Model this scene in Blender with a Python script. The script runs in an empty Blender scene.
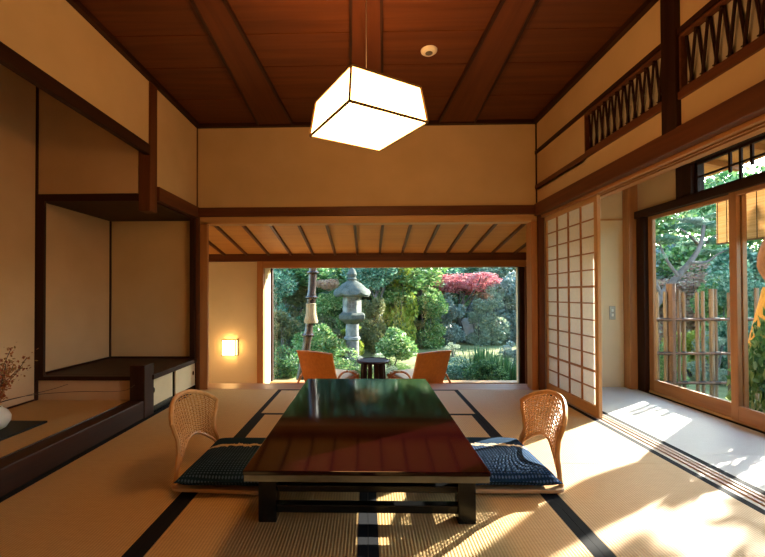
import bpy, math, random
from mathutils import Vector, Matrix
random.seed(7)
PI = math.pi
scn = bpy.context.scene
COL = scn.collection

# ------------------------------------------------------------------ camera
H = 1.0074; F = 396.134
CR = Vector((0.999738, 0.0226367, -0.0033998))
CU = Vector((0.0036567, -0.0113199, 0.999929))
CW = Vector((-0.0225966, 0.9996797, 0.0113998))
cam = bpy.data.cameras.new('camera')
cam.lens = F / 765 * 36.0
cam.sensor_width = 36
cam.shift_x = (382.5 - 358.232) / 765
cam.shift_y = (290.3485 - 278.5) / 765
cam.clip_start = 0.02; cam.clip_end = 300
co = bpy.data.objects.new('camera', cam); COL.objects.link(co)
co.matrix_world = Matrix(((CR.x, CU.x, -CW.x, 0), (CR.y, CU.y, -CW.y, 0), (CR.z, CU.z, -CW.z, H), (0, 0, 0, 1)))
scn.camera = co

def at(px, py, Y):
    """world point seen at that pixel of the photograph at depth Y (used while surveying the place)"""
    d = CR * ((px - 358.232) / F) - CU * ((py - 290.3485) / F) + CW
    return Vector((0, 0, H)) + d * (Y / d.y)

# ------------------------------------------------------------------ materials
def lin(c):
    return tuple(((x / 12.92) if x <= 0.04045 else ((x + 0.055) / 1.055) ** 2.4) for x in c)

class NT:
    def __init__(s, name):
        s.m = bpy.data.materials.new(name); s.m.use_nodes = True
        s.t = s.m.node_tree; s.t.nodes.clear()
        s.out = s.n('ShaderNodeOutputMaterial')
    def n(s, typ, **kw):
        nd = s.t.nodes.new(typ)
        for k, v in kw.items():
            if k.startswith('i_'):
                nd.inputs[k[2:].replace('_', ' ')].default_value = v
            else: setattr(nd, k, v)
        return nd
    def l(s, a, ao, b, bi):
        s.t.links.new(a.outputs[ao], b.inputs[bi])
    def ramp(s, src, so, stops):
        r = s.n('ShaderNodeValToRGB'); e = r.color_ramp.elements
        while len(e) > 1: e.remove(e[0])
        e[0].position = stops[0][0]; e[0].color = (*stops[0][1], 1)
        for p, c in stops[1:]:
            x = e.new(p); x.color = (*c, 1)
        s.l(src, so, r, 'Fac'); return r
    def coords(s, scale=(1, 1, 1), rot=(0, 0, 0)):
        tc = s.n('ShaderNodeTexCoord'); mp = s.n('ShaderNodeMapping')
        mp.inputs['Scale'].default_value = scale; mp.inputs['Rotation'].default_value = rot
        s.l(tc, 'Object', mp, 'Vector'); return mp
    def principled(s, rough=0.5, **kw):
        p = s.n('ShaderNodeBsdfPrincipled'); p.inputs['Roughness'].default_value = rough
        for k, v in kw.items(): p.inputs[k.replace('_', ' ')].default_value = v
        s.l(p, 0, s.out, 'Surface'); return p
    def bump(s, src, so, p, strength=0.3, dist=0.01):
        b = s.n('ShaderNodeBump'); b.inputs['Strength'].default_value = strength; b.inputs['Distance'].default_value = dist
        s.l(src, so, b, 'Height'); s.l(b, 'Normal', p, 'Normal')

def wood(name, c1, c2, axis='X', rough=0.45, scale=6, coat=0.0, spec=0.3):
    k = NT(name)
    sc = {'X': (0.25, 4, 4), 'Y': (4, 0.25, 4), 'Z': (4, 4, 0.25)}[axis]
    mp = k.coords(tuple(x * scale / 4 for x in sc))
    nz = k.n('ShaderNodeTexNoise'); nz.inputs['Scale'].default_value = 3; nz.inputs['Detail'].default_value = 6
    nz.inputs['Distortion'].default_value = 0.6
    k.l(mp, 'Vector', nz, 'Vector')
    r = k.ramp(nz, 'Fac', [(0.3, c1), (0.7, c2)])
    p = k.principled(rough, Specular_IOR_Level=spec); k.l(r, 'Color', p, 'Base Color')
    if coat: p.inputs['Coat Weight'].default_value = coat; p.inputs['Coat Roughness'].default_value = 0.1
    k.bump(nz, 'Fac', p, 0.08, 0.01)
    return k.m

def noise_mat(name, c1, c2, scale=8, rough=0.8, bump=0.1, stretch=(1, 1, 1), bdist=0.01):
    k = NT(name); mp = k.coords(stretch)
    nz = k.n('ShaderNodeTexNoise'); nz.inputs['Scale'].default_value = scale; nz.inputs['Detail'].default_value = 7
    k.l(mp, 'Vector', nz, 'Vector')
    r = k.ramp(nz, 'Fac', [(0.3, c1), (0.7, c2)])
    p = k.principled(rough); k.l(r, 'Color', p, 'Base Color')
    if bump: k.bump(nz, 'Fac', p, bump, bdist)
    return k.m

def plain(name, c, rough=0.5, **kw):
    k = NT(name); p = k.principled(rough, **kw); p.inputs['Base Color'].default_value = (*c, 1)
    return k.m

def tatami(name, c1, c2, axis):
    """woven rush: ribs repeated along the given axis"""
    k = NT(name); mp = k.coords()
    w = k.n('ShaderNodeTexWave', wave_type='BANDS', bands_direction=axis, wave_profile='SIN')
    w.inputs['Scale'].default_value = 23; w.inputs['Distortion'].default_value = 0.0
    k.l(mp, 'Vector', w, 'Vector')
    st = (1, 18, 1) if axis == 'X' else (18, 1, 1)
    mp2 = k.coords(tuple(14 * x for x in st))
    nz = k.n('ShaderNodeTexNoise'); nz.inputs['Scale'].default_value = 1.5; nz.inputs['Detail'].default_value = 4
    k.l(mp2, 'Vector', nz, 'Vector')
    r = k.ramp(nz, 'Fac', [(0.3, c1), (0.7, c2)])
    mx = k.n('ShaderNodeMix', data_type='RGBA', blend_type='MULTIPLY')
    mx.inputs[0].default_value = 1
    r2 = k.ramp(w, 'Fac', [(0.0, (0.72, 0.7, 0.66)), (0.45, (1, 1, 1))])
    k.l(r, 'Color', mx, 6); k.l(r2, 'Color', mx, 7)
    p = k.principled(0.6); k.l(mx, 2, p, 'Base Color')
    k.bump(w, 'Fac', p, 0.35, 0.004)
    return k.m

def leaf_mat(name, cols, trans=0.35):
    k = NT(name)
    g = k.n('ShaderNodeNewGeometry')
    st = [(i / max(1, len(cols) - 1), c) for i, c in enumerate(cols)]
    r = k.ramp(g, 'Random Per Island', st)
    d = k.n('ShaderNodeBsdfPrincipled'); d.inputs['Roughness'].default_value = 0.45
    t = k.n('ShaderNodeBsdfTranslucent'); mx = k.n('ShaderNodeMixShader'); mx.inputs[0].default_value = trans
    k.l(r, 'Color', d, 'Base Color'); k.l(r, 'Color', t, 'Color')
    k.l(d, 0, mx, 1); k.l(t, 0, mx, 2); k.l(mx, 0, k.out, 'Surface')
    return k.m

def emit(name, c, s):
    k = NT(name); e = k.n('ShaderNodeEmission'); e.inputs['Color'].default_value = (*c, 1); e.inputs['Strength'].default_value = s
    k.l(e, 0, k.out, 'Surface'); return k.m

def glass_mat():
    k = NT('window_glass')
    tr = k.n('ShaderNodeBsdfTransparent'); tr.inputs['Color'].default_value = (0.96, 0.98, 0.97, 1)
    gl = k.n('ShaderNodeBsdfGlossy'); gl.inputs['Roughness'].default_value = 0.02
    lw = k.n('ShaderNodeLayerWeight'); lw.inputs['Blend'].default_value = 0.5
    pw = k.n('ShaderNodeMath', operation='POWER'); pw.inputs[1].default_value = 5.0; k.l(lw, 'Facing', pw, 0)
    fr = k.n('ShaderNodeMath', operation='MULTIPLY_ADD'); fr.inputs[1].default_value = 0.5; fr.inputs[2].default_value = 0.010; k.l(pw, 0, fr, 0)
    mx = k.n('ShaderNodeMixShader')
    k.l(fr, 0, mx, 0); k.l(tr, 0, mx, 1); k.l(gl, 0, mx, 2); k.l(mx, 0, k.out, 'Surface')
    return k.m

def paper_mat(name, c, trans=0.5):
    k = NT(name)
    mp = k.coords(); nz = k.n('ShaderNodeTexNoise'); nz.inputs['Scale'].default_value = 40; nz.inputs['Detail'].default_value = 5
    k.l(mp, 'Vector', nz, 'Vector')
    r = k.ramp(nz, 'Fac', [(0.3, tuple(x * 0.93 for x in c)), (0.7, c)])
    d = k.n('ShaderNodeBsdfDiffuse'); t = k.n('ShaderNodeBsdfTranslucent'); mx = k.n('ShaderNodeMixShader')
    mx.inputs[0].default_value = trans
    k.l(r, 'Color', d, 'Color'); k.l(r, 'Color', t, 'Color')
    k.l(d, 0, mx, 1); k.l(t, 0, mx, 2); k.l(mx, 0, k.out, 'Surface')
    return k.m

def indigo(name):
    """navy cloth, a ragged pale band across it, fine woven dots on one side of the band"""
    k = NT(name); tc = k.n('ShaderNodeTexCoord'); sp = k.n('ShaderNodeSeparateXYZ'); k.l(tc, 'Object', sp, 'Vector')
    nz = k.n('ShaderNodeTexNoise'); nz.inputs['Scale'].default_value = 28; nz.inputs['Detail'].default_value = 3
    k.l(tc, 'Object', nz, 'Vector')
    def mth(op, a, b=None, c=None):
        m = k.n('ShaderNodeMath', operation=op)
        for i, v in enumerate((a, b, c)):
            if v is None: continue
            if isinstance(v, (int, float)): m.inputs[i].default_value = v
            else: k.t.links.new(v, m.inputs[i])
        return m.outputs[0]
    yj = mth('ADD', sp.outputs[1], mth('MULTIPLY', mth('SUBTRACT', nz.outputs[0], 0.5), 0.085))
    band = mth('LESS_THAN', mth('ABSOLUTE', mth('SUBTRACT', yj, 0.075)), 0.017)
    near = mth('LESS_THAN', sp.outputs[1], 0.05)
    u = mth('SINE', mth('MULTIPLY', mth('ADD', sp.outputs[0], sp.outputs[1]), 190))
    v = mth('SINE', mth('MULTIPLY', mth('SUBTRACT', sp.outputs[0], sp.outputs[1]), 190))
    dots = mth('MULTIPLY', mth('GREATER_THAN', mth('MULTIPLY', u, v), 0.35), near)
    big = k.n('ShaderNodeTexNoise'); big.inputs['Scale'].default_value = 6; k.l(tc, 'Object', big, 'Vector')
    base = k.ramp(big, 'Fac', [(0.35, (0.005, 0.018, 0.042)), (0.7, (0.011, 0.032, 0.066))])
    m1 = k.n('ShaderNodeMix', data_type='RGBA'); k.t.links.new(mth('MULTIPLY', dots, 0.45), m1.inputs[0])
    k.l(base, 'Color', m1, 6); m1.inputs[7].default_value = (0.10, 0.17, 0.33, 1)
    m2 = k.n('ShaderNodeMix', data_type='RGBA'); k.t.links.new(band, m2.inputs[0])
    k.l(m1, 2, m2, 6); m2.inputs[7].default_value = (0.42, 0.36, 0.25, 1)
    p = k.principled(0.95); k.l(m2, 2, p, 'Base Color')
    p.inputs['Specular IOR Level'].default_value = 0.04
    k.bump(nz, 'Fac', p, 0.15, 0.01)
    return k.m

DK1, DK2 = (0.018, 0.0056, 0.0026), (0.040, 0.0125, 0.0055)
M = {}
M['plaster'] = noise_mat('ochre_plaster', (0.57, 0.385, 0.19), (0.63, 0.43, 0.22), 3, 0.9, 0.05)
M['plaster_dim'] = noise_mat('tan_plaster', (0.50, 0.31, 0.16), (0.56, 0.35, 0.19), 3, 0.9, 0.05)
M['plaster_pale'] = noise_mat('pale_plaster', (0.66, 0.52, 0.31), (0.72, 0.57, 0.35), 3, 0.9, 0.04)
for a in 'XYZ':
    M['dark' + a] = wood('dark_wood_' + a, DK1, DK2, a, 0.5, spec=0.18)
    M['brown' + a] = wood('brown_wood_' + a, (0.080, 0.024, 0.009), (0.14, 0.043, 0.015), a, 0.45, spec=0.25)
    M['cedar' + a] = wood('cedar_wood_' + a, (0.32, 0.13, 0.042), (0.45, 0.20, 0.07), a, 0.42)
    M['light' + a] = wood('pale_cedar_' + a, (0.48, 0.26, 0.10), (0.58, 0.33, 0.14), a, 0.4)
M['ceil'] = wood('ceiling_board', (0.070, 0.019, 0.0052), (0.12, 0.034, 0.009), 'X', 0.55, 5, spec=0.2)
M['batten'] = wood('ceiling_batten', (0.070, 0.018, 0.005), (0.11, 0.030, 0.008), 'Y', 0.55, 5, spec=0.2)
M['sunceil'] = wood('sunroom_board', (0.54, 0.24, 0.062), (0.64, 0.31, 0.085), 'X', 0.55, 5)
M['tatX'] = tatami('rush_weave_x', (0.48, 0.290, 0.098), (0.57, 0.36, 0.140), 'X')
M['tatY'] = tatami('rush_weave_y', (0.48, 0.290, 0.098), (0.57, 0.36, 0.140), 'Y')
M['tatP'] = tatami('pale_rush_weave', (0.60, 0.60, 0.56), (0.68, 0.68, 0.64), 'X')
M['heri'] = plain('black_cloth_border', (0.006, 0.006, 0.008), 0.85, Specular_IOR_Level=0.15)
M['lacquer'] = plain('dark_lacquer', (0.010, 0.0012, 0.0012), 0.075, Specular_IOR_Level=0.19)
M['lacquer_black'] = plain('black_lacquer', (0.006, 0.006, 0.006), 0.22, Specular_IOR_Level=0.22)
M['lacquer_edge'] = noise_mat('lacquer_edge_reflections', (0.015, 0.014, 0.010), (0.15, 0.14, 0.10), 9, 0.25, 0, (0.35, 1, 1))  # grey-olive reflections put into the dark edge colour as noise patches
M['rattan'] = wood('rattan_cane', (0.42, 0.20, 0.06), (0.56, 0.29, 0.10), 'Z', 0.4, 8)
M['pan'] = wood('bent_ply', (0.36, 0.20, 0.09), (0.47, 0.27, 0.13), 'X', 0.4)
M['indigo'] = indigo('indigo_cloth')
M['paper'] = paper_mat('shoji_paper', (0.86, 0.80, 0.70), 0.55)
M['glass'] = glass_mat()
M['shade'] = emit('lit_paper_shade', (1.0, 0.48, 0.155), 10.5)
M['sconce'] = emit('lit_sconce_paper', (1.0, 0.58, 0.20), 8.0)
M['frame'] = plain('shade_wood', (0.20, 0.12, 0.045), 0.5)
M['white'] = plain('white_plastic', (0.72, 0.66, 0.56), 0.4)
M['grille'] = plain('grey_plastic', (0.10, 0.09, 0.08), 0.5)
M['grey'] = plain('brushed_plate', (0.34, 0.29, 0.23), 0.35, Metallic=0.5)
M['orange'] = noise_mat('orange_cane_weave', (0.62, 0.19, 0.025), (0.74, 0.26, 0.04), 30, 0.45, 0.1)
M['orange_frame'] = wood('orange_bentwood', (0.46, 0.15, 0.03), (0.58, 0.21, 0.05), 'Z', 0.4)
M['cream'] = noise_mat('cream_cloth', (0.62, 0.50, 0.34), (0.70, 0.58, 0.40), 30, 0.8, 0.1)
M['fusuma'] = noise_mat('door_paper', (0.58, 0.46, 0.28), (0.64, 0.51, 0.32), 6, 0.85, 0.03)
M['board'] = plain('dull_black_lacquer', (0.008, 0.008, 0.008), 0.5, Specular_IOR_Level=0.15)
M['screen'] = noise_mat('greyed_paper', (0.50, 0.44, 0.33), (0.56, 0.49, 0.37), 5, 0.9, 0.02)
M['track'] = wood('greyed_track', (0.42, 0.33, 0.27), (0.54, 0.44, 0.37), 'Y', 0.45)
M['ceramic'] = noise_mat('white_ceramic', (0.50, 0.45, 0.38), (0.60, 0.54, 0.46), 6, 0.35, 0.03)
M['twig'] = noise_mat('twig_bark', (0.05, 0.028, 0.015), (0.09, 0.05, 0.03), 30, 0.8, 0.2)
M['red_leaf'] = leaf_mat('red_autumn_leaf', [(0.22, 0.04, 0.012), (0.35, 0.10, 0.02), (0.22, 0.14, 0.03)], 0.2)
M['stone'] = noise_mat('weathered_stone', (0.09, 0.095, 0.085), (0.25, 0.255, 0.23), 9, 0.9, 0.5, bdist=0.02)
M['mossy'] = noise_mat('mossy_stone', (0.022, 0.034, 0.024), (0.095, 0.105, 0.085), 7, 0.9, 0.5, bdist=0.02)
M['rock'] = noise_mat('pale_rock', (0.52, 0.50, 0.44), (0.78, 0.76, 0.70), 4, 0.9, 0.5, bdist=0.04)
M['bark'] = noise_mat('grey_bark', (0.035, 0.028, 0.024), (0.19, 0.165, 0.15), 7, 0.9, 0.6, (1, 1, 0.35), 0.03)
M['pinebark'] = noise_mat('pine_bark', (0.10, 0.075, 0.065), (0.24, 0.19, 0.165), 9, 0.9, 0.5, (1, 1, 0.4), 0.03)
M['brownbark'] = noise_mat('brown_bark', (0.20, 0.08, 0.035), (0.38, 0.17, 0.07), 9, 0.85, 0.5, (1, 1, 0.4), 0.03)
M['smoked'] = noise_mat('smoked_bamboo', (0.020, 0.012, 0.010), (0.06, 0.04, 0.035), 6, 0.25, 0.05)
M['straw'] = noise_mat('straw_wrap', (0.19, 0.13, 0.065), (0.34, 0.25, 0.14), 12, 0.9, 0.5, (6, 6, 0.4))
M['gold_straw'] = noise_mat('golden_straw', (0.60, 0.28, 0.04), (0.80, 0.42, 0.08), 12, 0.9, 0.5, (6, 6, 0.4))
M['bamboo'] = noise_mat('old_bamboo', (0.085, 0.05, 0.03), (0.30, 0.21, 0.125), 5, 0.6, 0.1, (6, 6, 0.5))
M['oldpost'] = noise_mat('charred_post', (0.07, 0.035, 0.02), (0.20, 0.10, 0.055), 6, 0.7, 0.2, (6, 6, 0.4))
M['rope'] = plain('black_rope', (0.012, 0.011, 0.012), 0.8)
def blind_mat():
    k = NT('split_bamboo'); mp = k.coords((1, 1.5, 60)); nz = k.n('ShaderNodeTexNoise'); nz.inputs['Scale'].default_value = 2
    k.l(mp, 'Vector', nz, 'Vector')
    r = k.ramp(nz, 'Fac', [(0.3, (0.62, 0.44, 0.24)), (0.7, (0.82, 0.64, 0.42))])
    d = k.n('ShaderNodeBsdfDiffuse'); t = k.n('ShaderNodeBsdfTranslucent'); mx = k.n('ShaderNodeMixShader'); mx.inputs[0].default_value = 0.55
    k.l(r, 'Color', d, 'Color'); k.l(r, 'Color', t, 'Color'); k.l(d, 0, mx, 1); k.l(t, 0, mx, 2); k.l(mx, 0, k.out, 'Surface')
    return k.m
M['blind'] = blind_mat()
M['eave'] = wood('eave_board', (0.40, 0.19, 0.065), (0.52, 0.27, 0.10), 'Y', 0.6)
M['lawn'] = noise_mat('mossy_lawn', (0.10, 0.12, 0.03), (0.36, 0.33, 0.12), 1.6, 0.95, 0.5, bdist=0.05)
M['earth'] = noise_mat('garden_earth', (0.12, 0.10, 0.07), (0.25, 0.22, 0.17), 3, 0.95, 0.4, bdist=0.03)
G = {  # pale last stops of deep, mid and teal: sunlit speckle put into the colour
 'deep':  leaf_mat('deep_green_leaves', [(0.015, 0.06, 0.020), (0.04, 0.13, 0.045), (0.10, 0.23, 0.065), (0.26, 0.36, 0.14)]),
 'mid':   leaf_mat('mid_green_leaves', [(0.04, 0.13, 0.035), (0.10, 0.24, 0.06), (0.22, 0.36, 0.10), (0.48, 0.52, 0.24)]),
 'teal':  leaf_mat('blue_green_leaves', [(0.03, 0.12, 0.07), (0.08, 0.22, 0.13), (0.18, 0.34, 0.20), (0.42, 0.52, 0.38)]),
 'olive': leaf_mat('olive_leaves', [(0.09, 0.11, 0.04), (0.17, 0.19, 0.07), (0.26, 0.22, 0.09)]),
 'pale':  leaf_mat('pale_green_leaves', [(0.16, 0.24, 0.15), (0.32, 0.38, 0.25), (0.50, 0.52, 0.36)]),
 'lime':  leaf_mat('yellow_green_leaves', [(0.18, 0.28, 0.03), (0.36, 0.42, 0.05), (0.48, 0.46, 0.08)]),
 'pink':  leaf_mat('pink_maple_leaves', [(0.42, 0.09, 0.11), (0.60, 0.18, 0.20), (0.66, 0.36, 0.32)]),
 'russet': leaf_mat('russet_leaves', [(0.36, 0.16, 0.10), (0.52, 0.30, 0.21), (0.46, 0.38, 0.20)]),
 'grey':  leaf_mat('grey_green_leaves', [(0.15, 0.22, 0.18), (0.28, 0.36, 0.31), (0.46, 0.50, 0.42)]),
}

# ------------------------------------------------------------------ mesh builder
class MB:
    def __init__(s): s.v = []; s.f = []
    def box(s, x0, x1, y0, y1, z0, z1):
        b = len(s.v)
        for z in (z0, z1):
            for x, y in ((x0, y0), (x1, y0), (x1, y1), (x0, y1)): s.v.append((x, y, z))
        for q in ((3, 2, 1, 0), (4, 5, 6, 7), (0, 1, 5, 4), (1, 2, 6, 5), (2, 3, 7, 6), (3, 0, 4, 7)):
            s.f.append(tuple(b + i for i in q))
        return s
    def obox(s, c, ax, ay, az):
        """oriented box: centre and three half-axis vectors"""
        b = len(s.v); c, ax, ay, az = map(Vector, (c, ax, ay, az))
        for k in (-1, 1):
            for i, j in ((-1, -1), (1, -1), (1, 1), (-1, 1)): s.v.append(tuple(c + ax * i + ay * j + az * k))
        for q in ((3, 2, 1, 0), (4, 5, 6, 7), (0, 1, 5, 4), (1, 2, 6, 5), (2, 3, 7, 6), (3, 0, 4, 7)):
            s.f.append(tuple(b + i for i in q))
        return s
    def bar(s, p, q, w, h, up=(0, 0, 1)):
        p, q = Vector(p), Vector(q); d = (q - p); u = Vector(up)
        side = d.cross(u)
        if side.length < 1e-6: side = d.cross(Vector((1, 0, 0)))
        side.normalize(); u = side.cross(d).normalized()
        return s.obox((p + q) / 2, d / 2, side * w / 2, u * h / 2)
    def tube(s, pts, rad, n=8, cap=True):
        pts = [Vector(p) for p in pts]
        if not isinstance(rad, (list, tuple)): rad = [rad] * len(pts)
        b = len(s.v); prev = None
        for i, p in enumerate(pts):
            d = (pts[min(i + 1, len(pts) - 1)] - pts[max(i - 1, 0)]).normalized()
            if prev is None:
                a = d.cross(Vector((0, 0, 1)))
                if a.length < 1e-3: a = d.cross(Vector((1, 0, 0)))
            else: a = prev - d * prev.dot(d)
            a.normalize(); prev = a; c = d.cross(a)
            for j in range(n):
                t = 2 * PI * j / n; s.v.append(tuple(p + (a * math.cos(t) + c * math.sin(t)) * rad[i]))
        for i in range(len(pts) - 1):
            for j in range(n):
                s.f.append((b + i * n + j, b + i * n + (j + 1) % n, b + (i + 1) * n + (j + 1) % n, b + (i + 1) * n + j))
        if cap:
            s.f.append(tuple(b + j for j in reversed(range(n)))); e = b + (len(pts) - 1) * n
            s.f.append(tuple(e + j for j in range(n)))
        return s
    def lathe(s, prof, c=(0, 0, 0), n=24, rot=0.0):
        b = len(s.v)
        for r, z in prof:
            for j in range(n):
                t = 2 * PI * j / n + rot; s.v.append((c[0] + r * math.cos(t), c[1] + r * math.sin(t), c[2] + z))
        for i in range(len(prof) - 1):
            for j in range(n):
                s.f.append((b + i * n + j, b + i * n + (j + 1) % n, b + (i + 1) * n + (j + 1) % n, b + (i + 1) * n + j))
        s.f.append(tuple(b + j for j in reversed(range(n)))); e = b + (len(prof) - 1) * n
        s.f.append(tuple(e + j for j in range(n)))
        return s
    def poly(s, pts, dv):
        """prism: polygon points extruded by dv"""
        b = len(s.v); n = len(pts); dv = Vector(dv)
        for p in pts: s.v.append(tuple(p))
        for p in pts: s.v.append(tuple(Vector(p) + dv))
        s.f.append(tuple(b + i for i in reversed(range(n)))); s.f.append(tuple(b + n + i for i in range(n)))
        for i in range(n): s.f.append((b + i, b + (i + 1) % n, b + n + (i + 1) % n, b + n + i))
        return s

def obj(name, mb, mat, parent=None, bevel=0.0, smooth=False):
    off = parent.location if parent is not None and parent.type == 'EMPTY' else Vector((0, 0, 0))
    if parent is not None and parent.parent is not None: off = parent.parent.location
    me = bpy.data.meshes.new(name)
    me.from_pydata([tuple(Vector(v) - off) for v in mb.v], [], mb.f); me.update()
    me.materials.append(mat)
    if smooth:
        for p in me.polygons: p.use_smooth = True
        try: me.set_sharp_from_angle(angle=0.7)
        except Exception: pass
    o = bpy.data.objects.new(name, me); COL.objects.link(o)
    if parent is not None: o.parent = parent
    if bevel:
        b = o.modifiers.new('bevel', 'BEVEL'); b.width = bevel; b.segments = 2; b.limit_method = 'ANGLE'
    return o

def tag(o, label=None, cat=None, group=None, kind=None):
    if label: o['label'] = label
    if cat: o['category'] = cat
    if group: o['group'] = group
    if kind: o['kind'] = kind
    return o

def thing(name, label, cat, loc=(0, 0, 0), group=None, kind=None):
    o = bpy.data.objects.new(name, None); COL.objects.link(o); o.location = loc; o.empty_display_size = 0.1
    return tag(o, label, cat, group, kind)

def struct(name, mb, mat, bevel=0.0, smooth=False):
    return tag(obj(name, mb, mat, None, bevel, smooth), kind='structure')

def copy_tree(o, parent=None):
    c = o.copy(); COL.objects.link(c)
    if parent is not None: c.parent = parent
    for ch in o.children: copy_tree(ch, c)
    return c

NTR = [0]
def trim(mb, mat, bevel=0.003):
    NTR[0] += 1
    return struct('trim_%d' % NTR[0], mb, mat, bevel)
def bx(*a): return MB().box(*a)
def spline(pts, k=6):
    P = [Vector(p) for p in pts]; out = []
    for i in range(len(P) - 1):
        a, b, c, d = P[max(i - 1, 0)], P[i], P[i + 1], P[min(i + 2, len(P) - 1)]
        for j in range(k):
            t = j / k
            out.append(0.5 * ((2 * b) + (c - a) * t + (2 * a - 5 * b + 4 * c - d) * t * t + (3 * b - a - 3 * c + d) * t ** 3))
    out.append(P[-1]); return out

# ------------------------------------------------------------------ room shell
XL, XR, YB, ZC = -1.834, 1.80, 4.226, 2.85
YF = -1.3
struct('floor', bx(-3.1, 3.05, YF - 0.1, 4.55, -0.14, -0.032), M['earth'])
# ceiling boards and battens (surface pattern of one ceiling: boards, wide battens, joints)
cl = bx(-3.0, 2.0, YF - 0.1, 4.4, 2.86, 2.95)
ceiling = struct('ceiling', cl, M['ceil'])
bd = MB()
ys = [1.0, 1.41, 1.82, 2.27, 2.755, 3.155, 3.67, 4.2]
prev = YF
for y in [YF + 0.4, -0.5, -0.1, 0.3, 0.65] + ys + [4.25]:
    bd.box(-1.9, 1.9, prev + 0.004, y - 0.004, 2.848 if ys.count(y) else 2.848, 2.862); prev = y
obj('board', bd, M['ceil'], ceiling, 0.002)
for xc, h0, h1 in ((-0.975, 0.100, 0.178), (0.0, 0.094, 0.165), (0.955, 0.104, 0.182)):
    st = [(YF, h0 * 0.72), (1.7, h0 * 0.72), (2.42, h0), (4.05, h1), (4.235, h1 + (h1 - h0) * 0.11)]
    b = MB(); b2 = MB()
    for (ya, ha), (yb, hb_) in zip(st, st[1:]):
        b.poly([(xc - ha, ya, 2.828), (xc + ha, ya, 2.828), (xc + hb_, yb, 2.828), (xc - hb_, yb, 2.828)], (0, 0, 0.021))
        for sg in (-1, 1): b2.bar((xc + sg * ha, ya, 2.834), (xc + sg * hb_, yb, 2.834), 0.020, 0.030)
    obj('batten', b, M['batten'], ceiling)
    obj('batten_edge', b2, M['darkY'], ceiling)

# plaster walls
w = MB()
w.box(-3.0, 1.98, YB, 4.36, 1.90, 2.95)            # over the wide opening
w.box(-3.0, XL - 0.06, YB + 0.02, 4.36, -0.14, 1.90)      # alcove end wall
w.box(XR + 0.02, 1.98, YB + 0.03, 4.36, -0.14, 1.90)
struct('wall_back', w, M['plaster'])
w = MB()
w.box(-2.9, -2.79, YF, 4.3, -0.14, 2.95)            # deep back of the display alcove
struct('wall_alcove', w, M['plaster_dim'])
w = MB()
w.box(-1.92, XL, YF, 3.29, 2.27, 2.95)              # above the lintel beam
w.box(-1.92, XL, 3.39, 4.24, 1.94, 2.95)            # above the shelf recess
w.box(-2.8, XL, YF - 0.05, YF + 0.4, -0.1, 2.95)
struct('wall_left', w, M['plaster'])
w = MB()
w.box(-2.80, -1.925, 3.277, 3.335, 1.86, 2.95)      # hanging partition beside the recess
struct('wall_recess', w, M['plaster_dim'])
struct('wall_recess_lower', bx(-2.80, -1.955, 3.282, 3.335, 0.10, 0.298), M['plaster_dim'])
w = MB()
w.box(XR, 1.96, YF, 4.3, 1.95, 2.14); w.box(XR + 0.07, 1.96, YF, 3.3, 2.13, 2.51)
w.box(XR, 1.96, YF, 4.3, 2.50, 2.95)
w.box(XR, 1.96, 3.285, 4.3, 2.1, 2.52)
w.box(XR, 1.96, YF, -0.9, -0.1, 2.0)
struct('wall_right', w, M['plaster'])
struct('wall_front', bx(-3.0, 3.0, YF - 0.12, YF, -0.14, 2.95), M['plaster'])

# cornice
trim(bx(XL - 0.005, XL + 0.045, YF, YB, 2.812, 2.86), M['darkY'])
trim(bx(XR - 0.045, XR + 0.005, YF, YB, 2.812, 2.86), M['darkY'])
trim(bx(XL, XR, YB - 0.045, YB + 0.005, 2.812, 2.86), M['darkX'])
# rear corner slips
trim(bx(XL - 0.01, XL + 0.012, YB - 0.012, YB + 0.005, 1.9, 2.815), M['brownZ'], 0.002)
trim(bx(XR - 0.012, XR + 0.01, YB - 0.012, YB + 0.005, 1.9, 2.815), M['darkZ'], 0.002)
# back wall: picture rail, head of the opening, jambs, threshold
trim(bx(XL, XR, YB - 0.035, YB + 0.03, 1.852, 1.947), M['brownX'], 0.005)
trim(bx(XL, XR, YB - 0.005, YB + 0.13, 1.775, 1.853), M['lightX'], 0.004)
trim(bx(XL - 0.06, XL + 0.035, YB - 0.03, YB + 0.12, 0, 1.86), M['brownZ'], 0.005)
trim(bx(XL + 0.034, -1.715, YB - 0.005, YB + 0.03, 0, 1.80), M['cedarZ'], 0.004)
trim(bx(1.735, 1.80, YB - 0.005, YB + 0.13, 0, 1.80), M['cedarZ'], 0.005)
trim(bx(1.80, 1.865, YB - 0.03, YB + 0.12, 0, 1.86), M['brownZ'], 0.005)
trim(bx(-1.84, 1.82, YB + 0.002, 4.52, -0.10, 0.0), M['cedarX'], 0.004)
# end post of the shelf recess
trim(bx(-1.885, XL, 4.16, YB + 0.01, 0.335, 1.84), M['darkZ'], 0.004)
# lintel beam over the display alcove, post hung beside it, picture rail over the recess
trim(bx(-1.87, XL + 0.012, YF, 3.285, 2.19, 2.28), M['darkY'], 0.006)
trim(bx(-1.92, XL + 0.012, 3.277, 3.397, 1.72, 2.86), M['brownZ'], 0.006)
trim(bx(-1.87, XL + 0.03, 3.397, YB, 1.832, 1.955), M['brownY'], 0.005)
trim(bx(-2.79, -1.80 - 0.05, 3.30, YB + 0.02, 1.815, 1.85), M['darkY'], 0.003)
trim(bx(-2.79, -1.92, 3.262, 3.335, 1.802, 1.865), M['darkX'], 0.004)
trim(bx(-2.795, -2.715, 3.262, 3.29, 0.33, 1.81), M['darkZ'], 0.004)
trim(bx(-2.795, -2.775, 3.262, 3.28, 1.80, 2.94), M['darkZ'], 0.002)
trim(bx(-2.795, -2.77, 3.262, 3.285, 0.13, 0.34), M['darkZ'], 0.002)
trim(bx(-2.795, -2.78, YF, 3.27, 0.125, 0.145), M['darkY'], 0.002)
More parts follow.
